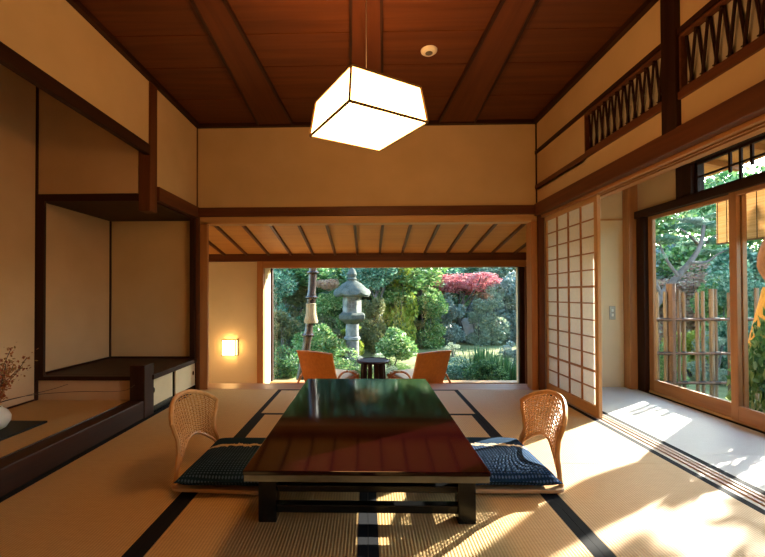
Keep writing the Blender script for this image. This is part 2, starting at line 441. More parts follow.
trim(bx(-2.795, -2.78, YB - 0.002, YB + 0.022, 0.34, 1.83), M['darkZ'], 0.002)
trim(bx(-2.795, -2.775, 3.33, 4.24, 0.335, 0.350), M['darkY'], 0.002)
trim(bx(-2.79, -1.9, YB + 0.008, YB + 0.022, 0.335, 0.350), M['darkX'], 0.002)
# front sill and raised floor of the display alcove
trim(bx(-1.953, XL, YF, 3.22, -0.03, 0.145), M['darkY'], 0.008)
alc = struct('floor_alcove', bx(-2.79, -1.953, YF, 3.285, -0.03, 0.132), M['tatX'])
trim(bx(-1.957, -1.945, YF, 3.22, 0.12, 0.1465), M['lacquer_black'], 0.001)
trim(bx(XL - 0.002, XL + 0.012, YF, 3.22, -0.03, 0.004), M['heri'], 0.001)
# stub post at the end of the sill
trim(bx(-1.952, XL + 0.006, 3.215, 3.36, -0.03, 0.432), M['darkZ'], 0.006)

# right wall: rails, post, picture rail, head track
trim(bx(XR - 0.02, XR + 0.05, YF, YB, 2.49, 2.525), M['darkY'], 0.003)
trim(bx(XR - 0.02, XR + 0.05, YF, YB, 2.118, 2.16), M['brownY'], 0.003)
trim(bx(XR - 0.03, XR + 0.09, 2.295, 2.41, 1.95, 2.86), M['darkZ'], 0.005)
trim(bx(XR - 0.03, XR + 0.06, YF, YB, 1.835, 1.962), M['brownY'], 0.006)
kam = MB()
kam.box(XR + 0.03, 1.985, YF, YB + 0.02, 1.84, 1.955)
kam.box(XR + 0.03, 1.86, YF, YB + 0.02, 1.812, 1.841)
kam.box(1.885, 1.90, YF, YB + 0.02, 1.812, 1.841)
kam.box(1.925, 1.985, YF, YB + 0.02, 1.812, 1.841)
trim(kam, M['cedarY'], 0.002)
sk = MB()
sk.box(1.846, 1.98, YF, YB, -0.03, -0.008)
for a, b in ((1.846, 1.868), (1.890, 1.908), (1.930, 1.945), (1.962, 1.98)): sk.box(a, b, YF, YB, -0.010, 0.0)
trim(sk, M['track'], 0.001)

# transom lattices between the two rails
def transom(y0, y1, n, label):
    t = thing('transom_lattice', label, 'transom', (XR + 0.02, (y0 + y1) / 2, 2.16), 'bamboo transom lattices in the wall')
    f = MB()
    f.box(XR - 0.01, XR + 0.028, y0, y0 + 0.018, 2.16, 2.49); f.box(XR - 0.01, XR + 0.028, y1 - 0.012, y1, 2.16, 2.49)
    f.box(XR - 0.01, XR + 0.028, y0, y1, 2.16, 2.178); f.box(XR - 0.01, XR + 0.028, y0, y1, 2.472, 2.49)
    obj('frame', f, M['brownY'], t, 0.002)
    l = MB(); st = (y1 - y0 - 0.05) / n
    for i in range(n):
        a = y0 + 0.025 + i * st
        l.tube([(XR + 0.008, a + st * 0.10, 2.472), (XR + 0.008, a + st * 0.60, 2.178)], 0.0082, 6)
        l.tube([(XR + 0.020, a + st * 1.10, 2.472), (XR + 0.020, a + st * 0.60, 2.178)], 0.0082, 6)
        l.box(XR + 0.002, XR + 0.02, a + st * 0.1 - 0.012, a + st * 0.1 + 0.012, 2.452, 2.457)
        l.box(XR + 0.002, XR + 0.02, a + st * 0.6 - 0.012, a + st * 0.6 + 0.012, 2.193, 2.198)
    obj('bamboo_lattice', l, M['darkZ'], t)
    obj('backing_panel', bx(XR + 0.028, XR + 0.066, y0, y1, 2.162, 2.488), M['screen'], t)
transom(2.41, 3.285, 11, 'zigzag bamboo transom lattice between the wall post and the plain plaster panel')
transom(1.30, 2.295, 12, 'zigzag bamboo transom lattice cut by the picture edge, nearer side of the post')

# ------------------------------------------------------------------ tatami
def mat(x0, x1, y0, y1, long, label, pale=False, heri=0.042):
    t = thing('tatami_mat', label, 'tatami mat', ((x0 + x1) / 2, (y0 + y1) / 2, -0.03), 'tatami mats')
    g = 0.0008; x0 += g; x1 -= g; y0 += g; y1 -= g
    m = M['tatP'] if pale else (M['tatX'] if long == 'Y' else M['tatX'])
    h = heri; b = MB()
    if long == 'Y':
        core = bx(x0 + h, x1 - h, y0, y1, -0.03, 0.0)
        e = [bx(x0, x0 + h, y0, y1, -0.03, 0.0006), bx(x1 - h, x1, y0, y1, -0.03, 0.0006)]
    else:
        core = bx(x0, x1, y0 + h, y1 - h, -0.03, 0.0)
        e = [bx(x0, x1, y0, y0 + h, -0.03, 0.0006), bx(x0, x1, y1 - h, y1, -0.03, 0.0006)]
    obj('rush_cover', core, m, t)
    for q in e: obj('cloth_border', q, M['heri'], t)
mat(-1.834, -0.91, 2.40, YB, 'Y', 'straw tatami mat beside the low cabinet with papered sliding doors')
mat(-1.834, -0.91, 0.58, 2.40, 'Y', 'straw tatami mat along the dark alcove sill, under the woven chair in shade')
mat(0.91, 1.845, 2.40, YB, 'Y', 'straw tatami mat running along the papered sliding screen')
mat(0.91, 1.845, 0.58, 2.40, 'Y', 'sun-dappled straw tatami mat nearest the engawa track')
mat(-0.91, 0.91, 3.335, YB, 'X', 'straw tatami mat laid crosswise between the table and the rear threshold')
mat(-0.91, 0.0, 1.515, 3.335, 'Y', 'straw tatami mat under the table half toward the alcove')
mat(0.0, 0.91, 1.515, 3.335, 'Y', 'straw tatami mat under the table half toward the engawa')
mat(-0.91, 0.0, -0.30, 1.515, 'Y', 'strip of straw tatami mat at the picture bottom, alcove side of the centre border')
mat(0.0, 0.91, -0.30, 1.515, 'Y', 'strip of straw tatami mat at the picture bottom, engawa side of the centre border')
mat(1.98, 2.885, 2.54, 4.36, 'Y', 'pale tatami mat of the engawa running up to the plastered end wall', True)
mat(1.98, 2.885, 0.72, 2.54, 'Y', 'pale tatami mat of the engawa cut by the picture edge', True)
fl = MB(); fl.box(-1.834, 1.845, YF, 0.575, -0.03, -0.001); 
sub = struct('floor_front', MB().box(-1.834, -0.915, YF, 0.575, -0.03, -0.0005).box(0.915, 1.845, YF, 0.575, -0.03, -0.0005).box(-0.912, 0.912, YF, -0.305, -0.03, -0.0005).box(1.985, 2.88, YF, 0.715, -0.03, -0.0005), M['tatX'])

# ------------------------------------------------------------------ engawa
w = MB()
w.box(1.97, 3.0, 4.362, 4.46, -0.14, 2.5)
struct('wall_engawa', w, M['plaster_pale'])
struct('ceiling_engawa', bx(1.95, 2.96, YF - 0.1, 4.46, 2.36, 2.42), M['cedarY'])
XW = 2.86
w = MB()
w.box(XW + 0.01, XW + 0.09, 3.69, 4.37, 1.86, 2.40)
w.box(XW + 0.01, XW + 0.09, YF, 3.7, 2.25, 2.42)
w.box(XW - 0.01, XW + 0.09, YF, -0.45, -0.1, 2.3)
struct('wall_window', w, M['plaster'])
trim(bx(2.775, 2.905, 4.255, 4.362, 0, 2.36), M['cedarZ'], 0.005)
trim(bx(1.98, 2.78, 4.35, 4.365, 1.805, 1.825), M['lightX'], 0.003)
trim(bx(XW - 0.02, XW + 0.10, 3.53, 3.70, 1.86, 2.38), M['darkZ'], 0.004)
trim(bx(XW - 0.03, XW + 0.10, YF, 4.26, 1.80, 1.875), M['darkY'], 0.004)
trim(bx(XW - 0.03, XW + 0.10, YF, 3.53, 2.15, 2.30), M['darkY'], 0.004)
trim(bx(XW - 0.06, XW - 0.028, YF, 4.2, 2.24, 2.29), M['lacquer_black'], 0.003)
trim(bx(XW + 0.025, XW + 0.12, YF, 4.26, -0.06, 0.022), M['lightY'], 0.003)
trim(bx(XW - 0.01, XW + 0.10, 4.14, 4.255, 0, 1.86), M['darkZ'], 0.004)
# sliding glazed doors
def sash(n, y0, y1, x):
    f = thing('window_%d' % n, None, None, (x, (y0 + y1) / 2, 0.02), kind='structure')
    s = 0.062
    g = MB()
    g.box(x - 0.017, x + 0.017, y0, y0 + s, 0.024, 1.80); g.box(x - 0.017, x + 0.017, y1 - s, y1, 0.024, 1.80)
    obj('stile', g, M['cedarZ'], f, 0.003)
    obj('bottom_rail', bx(x - 0.017, x + 0.017, y0 + s, y1 - s, 0.024, 0.14), M['cedarY'], f, 0.003)
    obj('top_rail', bx(x - 0.017, x + 0.017, y0 + s, y1 - s, 1.765, 1.80), M['cedarY'], f, 0.003)
    obj('pane', bx(x - 0.003, x + 0.003, y0 + s, y1 - s, 0.14, 1.765), M['glass'], f)
sash(2, 3.115, 4.14, XW + 0.05)
sash(3, 2.13, 3.185, XW + 0.01)
sash(4, 1.10, 2.19, XW + 0.05)
sash(5, 0.10, 1.16, XW + 0.01)
# transom light with slender bars
def toplight(n, y0, y1):
    f = thing('window_%d' % n, None, None, (XW + 0.03, (y0 + y1) / 2, 1.875), kind='structure')
    x = XW + 0.03
    g = MB()
    g.box(x - 0.015, x + 0.015, y0, y0 + 0.03, 1.875, 2.15); g.box(x - 0.015, x + 0.015, y1 - 0.03, y1, 1.875, 2.15)
    g.box(x - 0.015, x + 0.015, y0, y1, 1.875, 1.895); g.box(x - 0.015, x + 0.015, y0, y1, 2.13, 2.15)
    obj('frame', g, M['darkY'], f, 0.002)
    b = MB(); ym = (y0 + y1) / 2
    b.box(x - 0.008, x + 0.008, y0, y1, 2.015, 2.030)
    b.box(x - 0.008, x + 0.008, ym - 0.01, ym + 0.01, 1.89, 2.14)
    b.box(x - 0.008, x + 0.008, ym + 0.08, ym + 0.10, 1.97, 2.14)
    b.box(x - 0.008, x + 0.008, ym - 0.10, ym - 0.08, 1.97, 2.14)
    obj('glazing_bar', b, M['darkZ'], f, 0.001)
    obj('pane', bx(x + 0.009, x + 0.013, y0 + 0.03, y1 - 0.03, 1.895, 2.13), M['glass'], f)
toplight(6, 2.70, 3.53)
toplight(7, 1.86, 2.70)
toplight(8, 1.02, 1.86)
# light switch
t = thing('light_switch', 'small grey switch plate on the plaster end wall of the engawa', 'switch', (2.654, 4.362, 0.80))
obj('plate', bx(2.622, 2.688, 4.353, 4.362, 0.73, 0.875), M['grey'], t, 0.003)
for zz in (0.765, 0.815): obj('rocker', bx(2.645, 2.665, 4.348, 4.354, zz, zz + 0.03), M['white'], t, 0.002)

# shoji screen
f = thing('door_1', None, None, (1.888, 3.76, 0), kind='structure')
x0, x1 = 1.875, 1.903; y0, y1 = 3.265, YB - 0.005
g = MB()
g.box(x0, x1, y0, y0 + 0.05, -0.004, 1.825); g.box(x0, x1, y1 - 0.04, y1, -0.004, 1.825)
obj('stile', g, M['lightZ'], f, 0.003)
obj('bottom_rail', bx(x0, x1, y0 + 0.05, y1 - 0.04, -0.004, 0.085), M['lightY'], f, 0.003)
obj('top_rail', bx(x0, x1, y0 + 0.05, y1 - 0.04, 1.775, 1.825), M['lightY'], f, 0.003)
g = MB()
ya, yb = y0 + 0.05, y1 - 0.04; za, zb = 0.085, 1.775
for i in range(1, 4):
    y = ya + (yb - ya) * i / 4; g.box(x0 + 0.002, x0 + 0.016, y - 0.006, y + 0.006, za, zb)
for i in range(1, 12):
    z = za + (zb - za) * i / 12; g.box(x0 + 0.003, x0 + 0.015, ya, yb, z - (0.009 if i in (2, 7) else 0.0055), z + (0.009 if i in (2, 7) else 0.0055))
obj('lattice', g, M['cedarY'], f, 0.001)
obj('paper', bx(x0 + 0.017, x0 + 0.0185, ya, yb, za, zb), M['paper'], f)

# ------------------------------------------------------------------ sunroom behind the opening
ZS = -0.42
struct('floor_sunroom', bx(-2.8, 2.7, 4.40, 6.15, ZS - 0.08, ZS), M['cedarX'])
struct('wall_step', bx(-2.8, 2.7, 4.37, 4.50, ZS - 0.08, -0.10), M['cedarX'])
w = MB()
w.box(-2.8, -1.553, 5.60, 5.70, ZS, 1.50)
w.box(-1.56, -1.466, 5.66, 6.02, ZS, 1.50)
w.box(2.24, 2.7, 5.62, 6.02, ZS, 1.5)
w.box(-2.8, -2.7, 4.36, 5.7, ZS, 2.1); w.box(2.6, 2.7, 4.47, 5.7, ZS, 2.1)
w.box(-2.8, -1.95, 4.36, 4.40, ZS, 2.1); w.box(1.95, 2.7, 4.46, 4.50, ZS, 2.1)
w.box(-2.8, 2.7, 5.67, 5.75, 1.45, 1.75)
struct('wall_sunroom', w, M['plaster_pale'])
# sloping board ceiling with battens
zc = lambda y: 1.583 + (5.6 - y) * 0.185
cl = MB().poly([(-2.8, 4.37, zc(4.37)), (2.7, 4.37, zc(4.37)), (2.7, 5.75, zc(5.75)), (-2.8, 5.75, zc(5.75))], (0, 0, 0.05))
cs = struct('ceiling_sunroom', cl, M['sunceil'])
for i in range(-1, 16):
    x = -2.012 + 0.3125 * i
    if x < -2.7 or x > 2.6: continue
    obj('batten', MB().bar((x, 4.375, zc(4.375) - 0.014), (x, 5.6, zc(5.6) - 0.014), 0.030, 0.03), M['brownY'], cs, 0.002)
trim(bx(-2.75, 2.65, 5.555, 5.67, 1.485, 1.590), M['brownX'], 0.004)
trim(bx(-1.553, 2.65, 5.565, 5.67, 1.392, 1.486), M['cedarX'], 0.004)
trim(bx(-1.556, -1.466, 5.555, 5.665, ZS, 1.486), M['cedarZ'], 0.004)
trim(bx(2.20, 2.30, 5.555, 5.665, ZS, 1.40), M['brownZ'], 0.004)
trim(bx(2.13, 2.205, 5.60, 5.66, ZS, 1.40), M['darkZ'], 0.004)
# picture window
f = thing('window_1', None, None, (0.4, 6.0, -0.3), kind='structure')
obj('sill', bx(-1.47, 2.35, 5.93, 6.09, -0.38, -0.30), M['lightX'], f, 0.004)
obj('apron', bx(-1.47, 2.35, 6.0, 6.08, ZS - 0.08, -0.38), M['lightX'], f)
g = MB(); g.box(-1.466, -1.44, 5.99, 6.06, -0.30, 1.45); g.box(2.26, 2.30, 5.99, 6.06, -0.30, 1.45)
obj('jamb', g, M['darkZ'], f, 0.002)
obj('head', bx(-1.47, 2.35, 5.98, 6.08, 1.425, 1.60), M['brownX'], f, 0.003)
obj('pane', bx(-1.44, 2.26, 6.03, 6.036, -0.30, 1.425), M['glass'], f)
struct('roof_sunroom', bx(-2.9, 2.75, 5.6, 6.25, 1.60, 1.68), M['eave'])

# wall sconce
t = thing('wall_lamp', 'small glowing paper wall lamp on the sunroom plaster wall', 'lamp', (-1.93, 5.6, 0.16))
obj('shade', bx(-2.035, -1.845, 5.505, 5.585, 0.17, 0.375), M['sconce'], t)
g = MB()
for x in (-2.037, -1.843):
    g.box(x - 0.006, x + 0.006, 5.50, 5.512, 0.16, 0.385); g.box(x - 0.006, x + 0.006, 5.575, 5.60, 0.16, 0.385)
g.box(-2.043, -1.837, 5.50, 5.512, 0.376, 0.386); g.box(-2.043, -1.837, 5.50, 5.512, 0.16, 0.169)
g.box(-1.849, -1.837, 5.50, 5.60, 0.376, 0.386); g.box(-1.849, -1.837, 5.50, 5.60, 0.16, 0.169)
g.box(-2.03, -1.85, 5.585, 5.60, 0.17, 0.375)
obj('frame', g, M['frame'], t)

# ------------------------------------------------------------------ low table
t = thing('low_table', 'long dark glossy lacquered low table in the middle of the tatami room', 'table', (0, 2.5, 0))
tx0, tx1, ty0, ty1, tz = -0.512, 0.495, 1.615, 3.40, 0.29
obj('tabletop', bx(tx0, tx1, ty0, ty1, tz - 0.018, tz), M['lacquer'], t, 0.003)
g = MB(); g.box(tx0 + 0.004, tx1 - 0.004, ty0 + 0.002, ty1 - 0.002, tz - 0.045, tz - 0.018)
obj('edge_band', g, M['lacquer_edge'], t, 0.002)
obj('apron', MB().box(-0.44, 0.43, 1.80, 3.24, tz - 0.075, tz - 0.045), M['lacquer_black'], t, 0.002)
for xa, xb in ((-0.487, -0.405), (0.395, 0.474)):
    for ya, yb in ((1.755, 1.825), (3.19, 3.26)):
        obj('leg', bx(xa, xb, ya, yb, 0.0, tz - 0.045), M['lacquer_black'], t, 0.006)
for y in (1.79, 3.225):
    obj('stretcher', bx(-0.41, 0.40, y - 0.018, y + 0.018, 0.128, 0.158), M['lacquer_black'], t, 0.004)
    obj('stretcher', bx(-0.41, 0.40, y - 0.022, y + 0.022, 0.038, 0.074), M['lacquer_black'], t, 0.004)
for x in (-0.446, 0.435):
    obj('side_rail', bx(x - 0.018, x + 0.018, 1.82, 3.2, 0.07, 0.105), M['lacquer_black'], t, 0.004)

# ------------------------------------------------------------------ legless chairs
def wz(z):
    P = [(0.0, 0.245), (0.10, 0.222), (0.18, 0.19), (0.24, 0.198), (0.30, 0.226), (0.36, 0.25), (0.6, 0.25)]
    for (a, wa), (b, wb) in zip(P, P[1:]):
        if a <= z <= b:
            k = (z - a) / (b - a); k = k * k * (3 - 2 * k); return wa + (wb - wa) * k
    return 0.25
def bp(s, z):
    return Vector((-0.265 - 0.20 * max(0, z - 0.05) - 0.35 * max(0, z - 0.2) ** 2 + 1.0 * s * s * min(1, z / 0.25), s, z))
def ztop(u): return 0.438 - 0.100 * abs(u) ** 2.3
def zlow(u): return 0.055 + 0.15 * (1 - u * u) ** 0.8
def make_zaisu():
    t = thing('floor_chair', 'legless woven rattan floor chair in shade on the alcove side of the table', 'floor chair', (0, 0, 0), 'rattan floor chairs at the table')
    fr = []
    for i in range(14): z = 0.03 + (ztop(1) - 0.03) * i / 13; fr.append(bp(-wz(z), z))
    for i in range(1, 24): u = -1 + 2 * i / 24; fr.append(bp(u * 0.25, ztop(u)))
    for i in range(14): z = ztop(1) - (ztop(1) - 0.03) * i / 13; fr.append(bp(wz(z), z))
    obj('back_frame', MB().tube(fr, 0.0125, 8), M['rattan'], t, smooth=True)
    lo = [bp(u * wz(zlow(u)), zlow(u)) for u in [-1 + i / 8 for i in range(17)]]
    obj('lower_rim', MB().tube(lo, 0.008, 6), M['rattan'], t, smooth=True)
    g = MB(); NU, NV = 18, 21
    def sp(u, v, o):
        z = zlow(u) + v * (ztop(u) - zlow(u)); p = bp(u * wz(z), z); p.x += o; return p
    for i in range(1, NU):
        u = -1 + 2 * i / NU
        g.tube([sp(u, v / 25, 0.0028 * math.cos(v * PI + i * PI)) for v in range(26)], 0.0036, 4, False)
    for j in range(1, NV):
        v = j / NV
        g.tube([sp(-1 + 2 * i / (NU * 1.0), v, -0.0028 * math.cos(i * PI + j * PI)) for i in range(NU + 1)], 0.0030, 4, False)
    obj('woven_back', g, M['rattan'], t)
    # bent seat pan with rounded corners
    pts = []
    for cx, cy, a0 in ((0.20, -0.21, -90), (0.20, 0.21, 0), (-0.22, 0.23, 90), (-0.22, -0.23, 180)):
        for k in range(7):
            a = math.radians(a0 + 15 * k); pts.append((cx + 0.05 * math.cos(a), cy + 0.05 * math.sin(a), 0.012))
    obj('seat_pan', MB().poly(pts, (0, 0, 0.020)), M['pan'], t, 0.005)
    g = MB()
    for y in (-0.18, 0.18): obj('runner', MB().box(-0.2, 0.18, y - 0.02, y + 0.02, 0.0, 0.012), M['pan'], t, 0.002)
    return t
z1 = make_zaisu()
z2 = copy_tree(z1)
z1.location = (-0.72, 2.25, 0); z1.rotation_euler = (0, 0, math.radians(-6))
z2.location = (0.715, 2.275, 0); z2.rotation_euler = (0, 0, math.radians(183))
z2['label'] = 'legless woven rattan floor chair with sunlit back on the engawa side of the table'
def make_cushion():
    g = MB(); N = 28; W, D, h = 0.255, 0.285, 0.046
    def P(i, j, s):
        u = -1 + 2 * i / N; v = -1 + 2 * j / N
        e = max(0, (1 - abs(u) ** 5) * (1 - abs(v) ** 5)) ** 0.42
        pin = 1 - 0.045 * (u * u * (1 - v * v) + v * v * (1 - u * u)) * 0 + 0.03 * (u * v) ** 2
        return (u * W * (1 - 0.03 * (1 - v * v)) * pin, v * D * (1 - 0.03 * (1 - u * u)) * pin, s * h * e * (1 + 0.15 * (1 - u * u) * (1 - v * v)))
    for s in (1, -1):
        b = len(g.v)
        for i in range(N + 1):
            for j in range(N + 1): g.v.append(P(i, j, s if s > 0 else -0.9))
        for i in range(N):
            for j in range(N):
                q = (b + i * (N + 1) + j, b + (i + 1) * (N + 1) + j, b + (i + 1) * (N + 1) + j + 1, b + i * (N + 1) + j + 1)
                g.f.append(q if s > 0 else q[::-1])
    return g
c1 = obj('floor_cushion', make_cushion(), M['indigo'], None, smooth=True)
c2 = c1.copy(); COL.objects.link(c2)
c1.location = (-0.705, 2.25, 0.075); c2.location = (0.70, 2.275, 0.075)
tag(c1, 'dark indigo floor cushion with a pale band, on the shaded rattan chair', 'cushion', 'indigo floor cushions')
tag(c2, 'indigo floor cushion with a pale band, in sunlight on the rattan chair toward the engawa', 'cushion', 'indigo floor cushions')

# ------------------------------------------------------------------ pendant lamp
zb = 1.95; k = (zb - H)
def lp(q, z): return Vector((q[0] * (z - H), q[1] * (z - H), z))
A = Vector((-0.0795, 1.914, 0)); B = Vector((0.3165, 2.140, 0)); C = Vector((0.070, 2.600, 0)); D = Vector((-0.3375, 2.350, 0))
cen = Vector((0.0, 2.245, 0)); th = math.radians(31.0)
e1 = Vector((math.cos(th), math.sin(th), 0)); e2 = Vector((-math.sin(th), math.cos(th), 0))
t = thing('pendant_lamp', 'large square glowing paper pendant lamp hanging from the board ceiling', 'lamp', (0.0, 2.245, zb))
hb, ht, zt = 0.241, 0.215, 2.145
def cor(i, j, h, z): return cen + e1 * (i * h) + e2 * (j * h) + Vector((0, 0, z))
def quadslab(a, b, c, d, th_):
    n = (b - a).cross(c - a).normalized() * th_
    return MB().poly([a, b, c, d], n)
S4 = [(-1, -1), (1, -1), (1, 1), (-1, 1)]
for q in range(4):
    i0, j0 = S4[q]; i1, j1 = S4[(q + 1) % 4]
    obj('side_panel', quadslab(cor(i0, j0, hb, zb), cor(i1, j1, hb, zb), cor(i1, j1, ht, zt), cor(i0, j0, ht, zt), -0.003), M['shade'], t)
obj('bottom_panel', quadslab(*[cor(i, j, hb, zb) for i, j in S4], 0.003), M['shade'], t)
g = MB()
for q in range(4):
    i0, j0 = S4[q]; i1, j1 = S4[(q + 1) % 4]
    g.bar(cor(i0, j0, hb + 0.002, zb), cor(i1, j1, hb + 0.002, zb), 0.011, 0.011)
    g.bar(cor(i0, j0, ht + 0.002, zt), cor(i1, j1, ht + 0.002, zt), 0.011, 0.011)
    g.bar(cor(i0, j0, hb + 0.002, zb), cor(i0, j0, ht + 0.002, zt), 0.011, 0.011)
g.bar(cor(-1, 0, ht, zt), cor(1, 0, ht, zt), 0.01, 0.008)
obj('frame', g, M['frame'], t)
obj('cord', MB().tube([(0, 2.245, zt - 0.005), (0, 2.245, 2.826)], 0.0035, 6), M['grey'], t)
obj('ceiling_rose', MB().lathe([(0.03, 0.0), (0.045, 0.006), (0.045, 0.02)], (0, 2.245, 2.806), 20), M['grey'], t)

# smoke detector
t = thing('smoke_detector', 'small round cream smoke detector on the brown ceiling boards', 'smoke detector', (0.472, 2.975, 2.848))
obj('body', MB().lathe([(0.045, 0.0), (0.060, 0.012), (0.062, 0.022)], (0.472, 2.975, 2.826), 28), M['white'], t, smooth=True)
obj('grille', MB().lathe([(0.018, 0.0), (0.028, 0.006), (0.028, 0.010)], (0.472, 2.975, 2.818), 16), M['grille'], t)

# ------------------------------------------------------------------ low cabinet in the recess
t = thing('low_cabinet', 'low wall cabinet with dark top and two papered sliding doors in the recess', 'cabinet', (-2.3, 3.75, 0))
obj('top', bx(-2.788, -1.815, 3.335, YB + 0.018, 0.292, 0.334), M['darkY'], t, 0.004)
obj('top', bx(-2.788, -1.955, 3.262, 3.336, 0.299, 0.334), M['darkX'], t, 0.003)
g = MB()
g.box(-1.91, XL, 3.355, YB, 0.0, 0.055); g.box(-1.91, XL - 0.02, 3.705, 3.79, 0.05, 0.295)
g.box(-1.91, XL, 4.185, YB, 0.05, 0.295); g.box(-1.91, XL, 3.355, 3.37, 0.05, 0.295)
g.box(-2.78, -1.91, 3.345, 3.38, 0.0, 0.295); g.box(-2.78, -2.76, 3.36, YB, 0.0, 0.295)
obj('carcass', g, M['lacquer_black'], t, 0.002)
for ya, yb, xo, yp, lb in ((3.37, 3.725, 0.0, 3.395, 0), (3.765, 4.186, 0.012, 4.14, 0)):
    d = obj('door', bx(-1.862 + xo, -1.848 + xo, ya, yb, 0.056, 0.292), M['fusuma'], t, 0.002)
    pl = MB()
    for (r0, xx) in ((0.016, -1.848 + xo),):
        n = 16; b = len(pl.v)
        for k_ in range(n):
            a_ = 2 * PI * k_ / n
            pl.v.append((xx, yp + 0.014 * math.cos(a_), 0.19 + 0.024 * math.sin(a_)))
        for k_ in range(n):
            a_ = 2 * PI * k_ / n
            pl.v.append((xx + 0.003, yp + 0.012 * math.cos(a_), 0.19 + 0.021 * math.sin(a_)))
        pl.f.append(tuple(range(n, 2 * n)))
        for k_ in range(n): pl.f.append((k_, (k_ + 1) % n, n + (k_ + 1) % n, n + k_))
    po = obj('finger_pull', pl, M['lacquer_black'], d)

# ------------------------------------------------------------------ flower display
t = tag(obj('display_board', bx(-2.56, -2.212, 2.22, 2.70, 0.132, 0.146), M['board'], None, 0.003),
        'thin black lacquer board under the vase on the alcove floor', 'board')
VX, VY = -2.418, 2.50
t = obj('flower_vase', MB().lathe([(0.05, 0), (0.075, 0.012), (0.098, 0.05), (0.100, 0.08), (0.085, 0.115), (0.058, 0.135), (0.055, 0.145), (0.046, 0.145), (0.046, 0.05)], (VX, VY, 0.146), 28), M['ceramic'], None, smooth=True)
tag(t, 'round white ceramic vase on the black board in the alcove', 'vase')
t = thing('branch_arrangement', 'autumn branches with small red leaves standing in the white alcove vase', 'branches', (VX, VY, 0.20))
tips = []
random.seed(3)
for k_ in range(12):
    a = random.uniform(-1.2, 1.6); l = random.uniform(0.16, 0.38); el = random.uniform(0.5, 1.35)
    p0 = Vector((VX + random.uniform(-0.012, 0.012), VY + random.uniform(-0.012, 0.012), 0.20)); pt = [p0, p0 + Vector((0.003 * math.cos(a), 0.003 * math.sin(a), 0.10))]
    d = Vector((math.cos(a) * math.cos(el), math.sin(a) * math.cos(el), math.sin(el)))
    q = pt[-1].copy()
    for s_ in range(4):
        d = (d + Vector([random.uniform(-0.25, 0.25) for _ in range(3)])).normalized(); q = q + d * l / 4; pt.append(q.copy())
    tips.append(pt)
    obj('twig', MB().tube(spline(pt, 3), 0.0022, 5), M['twig'], t)
for pt in ([(VX, VY, 0.20), (VX + .006, VY, 0.30), (VX + 0.12, VY + 0.12, 0.335), (VX + 0.32, VY + 0.30, 0.32), (VX + 0.48, VY + 0.45, 0.285), (VX + .56, VY + .52, .28), (VX + .60, VY + .56, .31)],
           [(VX, VY, 0.20), (VX + .006, VY, 0.30), (VX + 0.10, VY + 0.14, 0.33), (VX + 0.18, VY + 0.26, 0.345), (VX + .24, VY + .34, .365)]):
    obj('twig', MB().tube(spline(pt, 4), 0.0022, 5), M['twig'], t)
lv = MB()
for pt in tips:
    for q in pt[2:]:
        for _ in range(13):
            c = Vector(q) + Vector([random.gauss(0, 0.022) for _ in range(3)])
            a = Vector([random.gauss(0, 1) for _ in range(3)]).normalized(); b = a.orthogonal().normalized() * 0.006; a = a * 0.012
            n = len(lv.v); lv.v += [tuple(c - a), tuple(c + b), tuple(c + a), tuple(c - b)]; lv.f.append((n, n + 1, n + 2, n + 3))
obj('leaves', lv, M['red_leaf'], t)

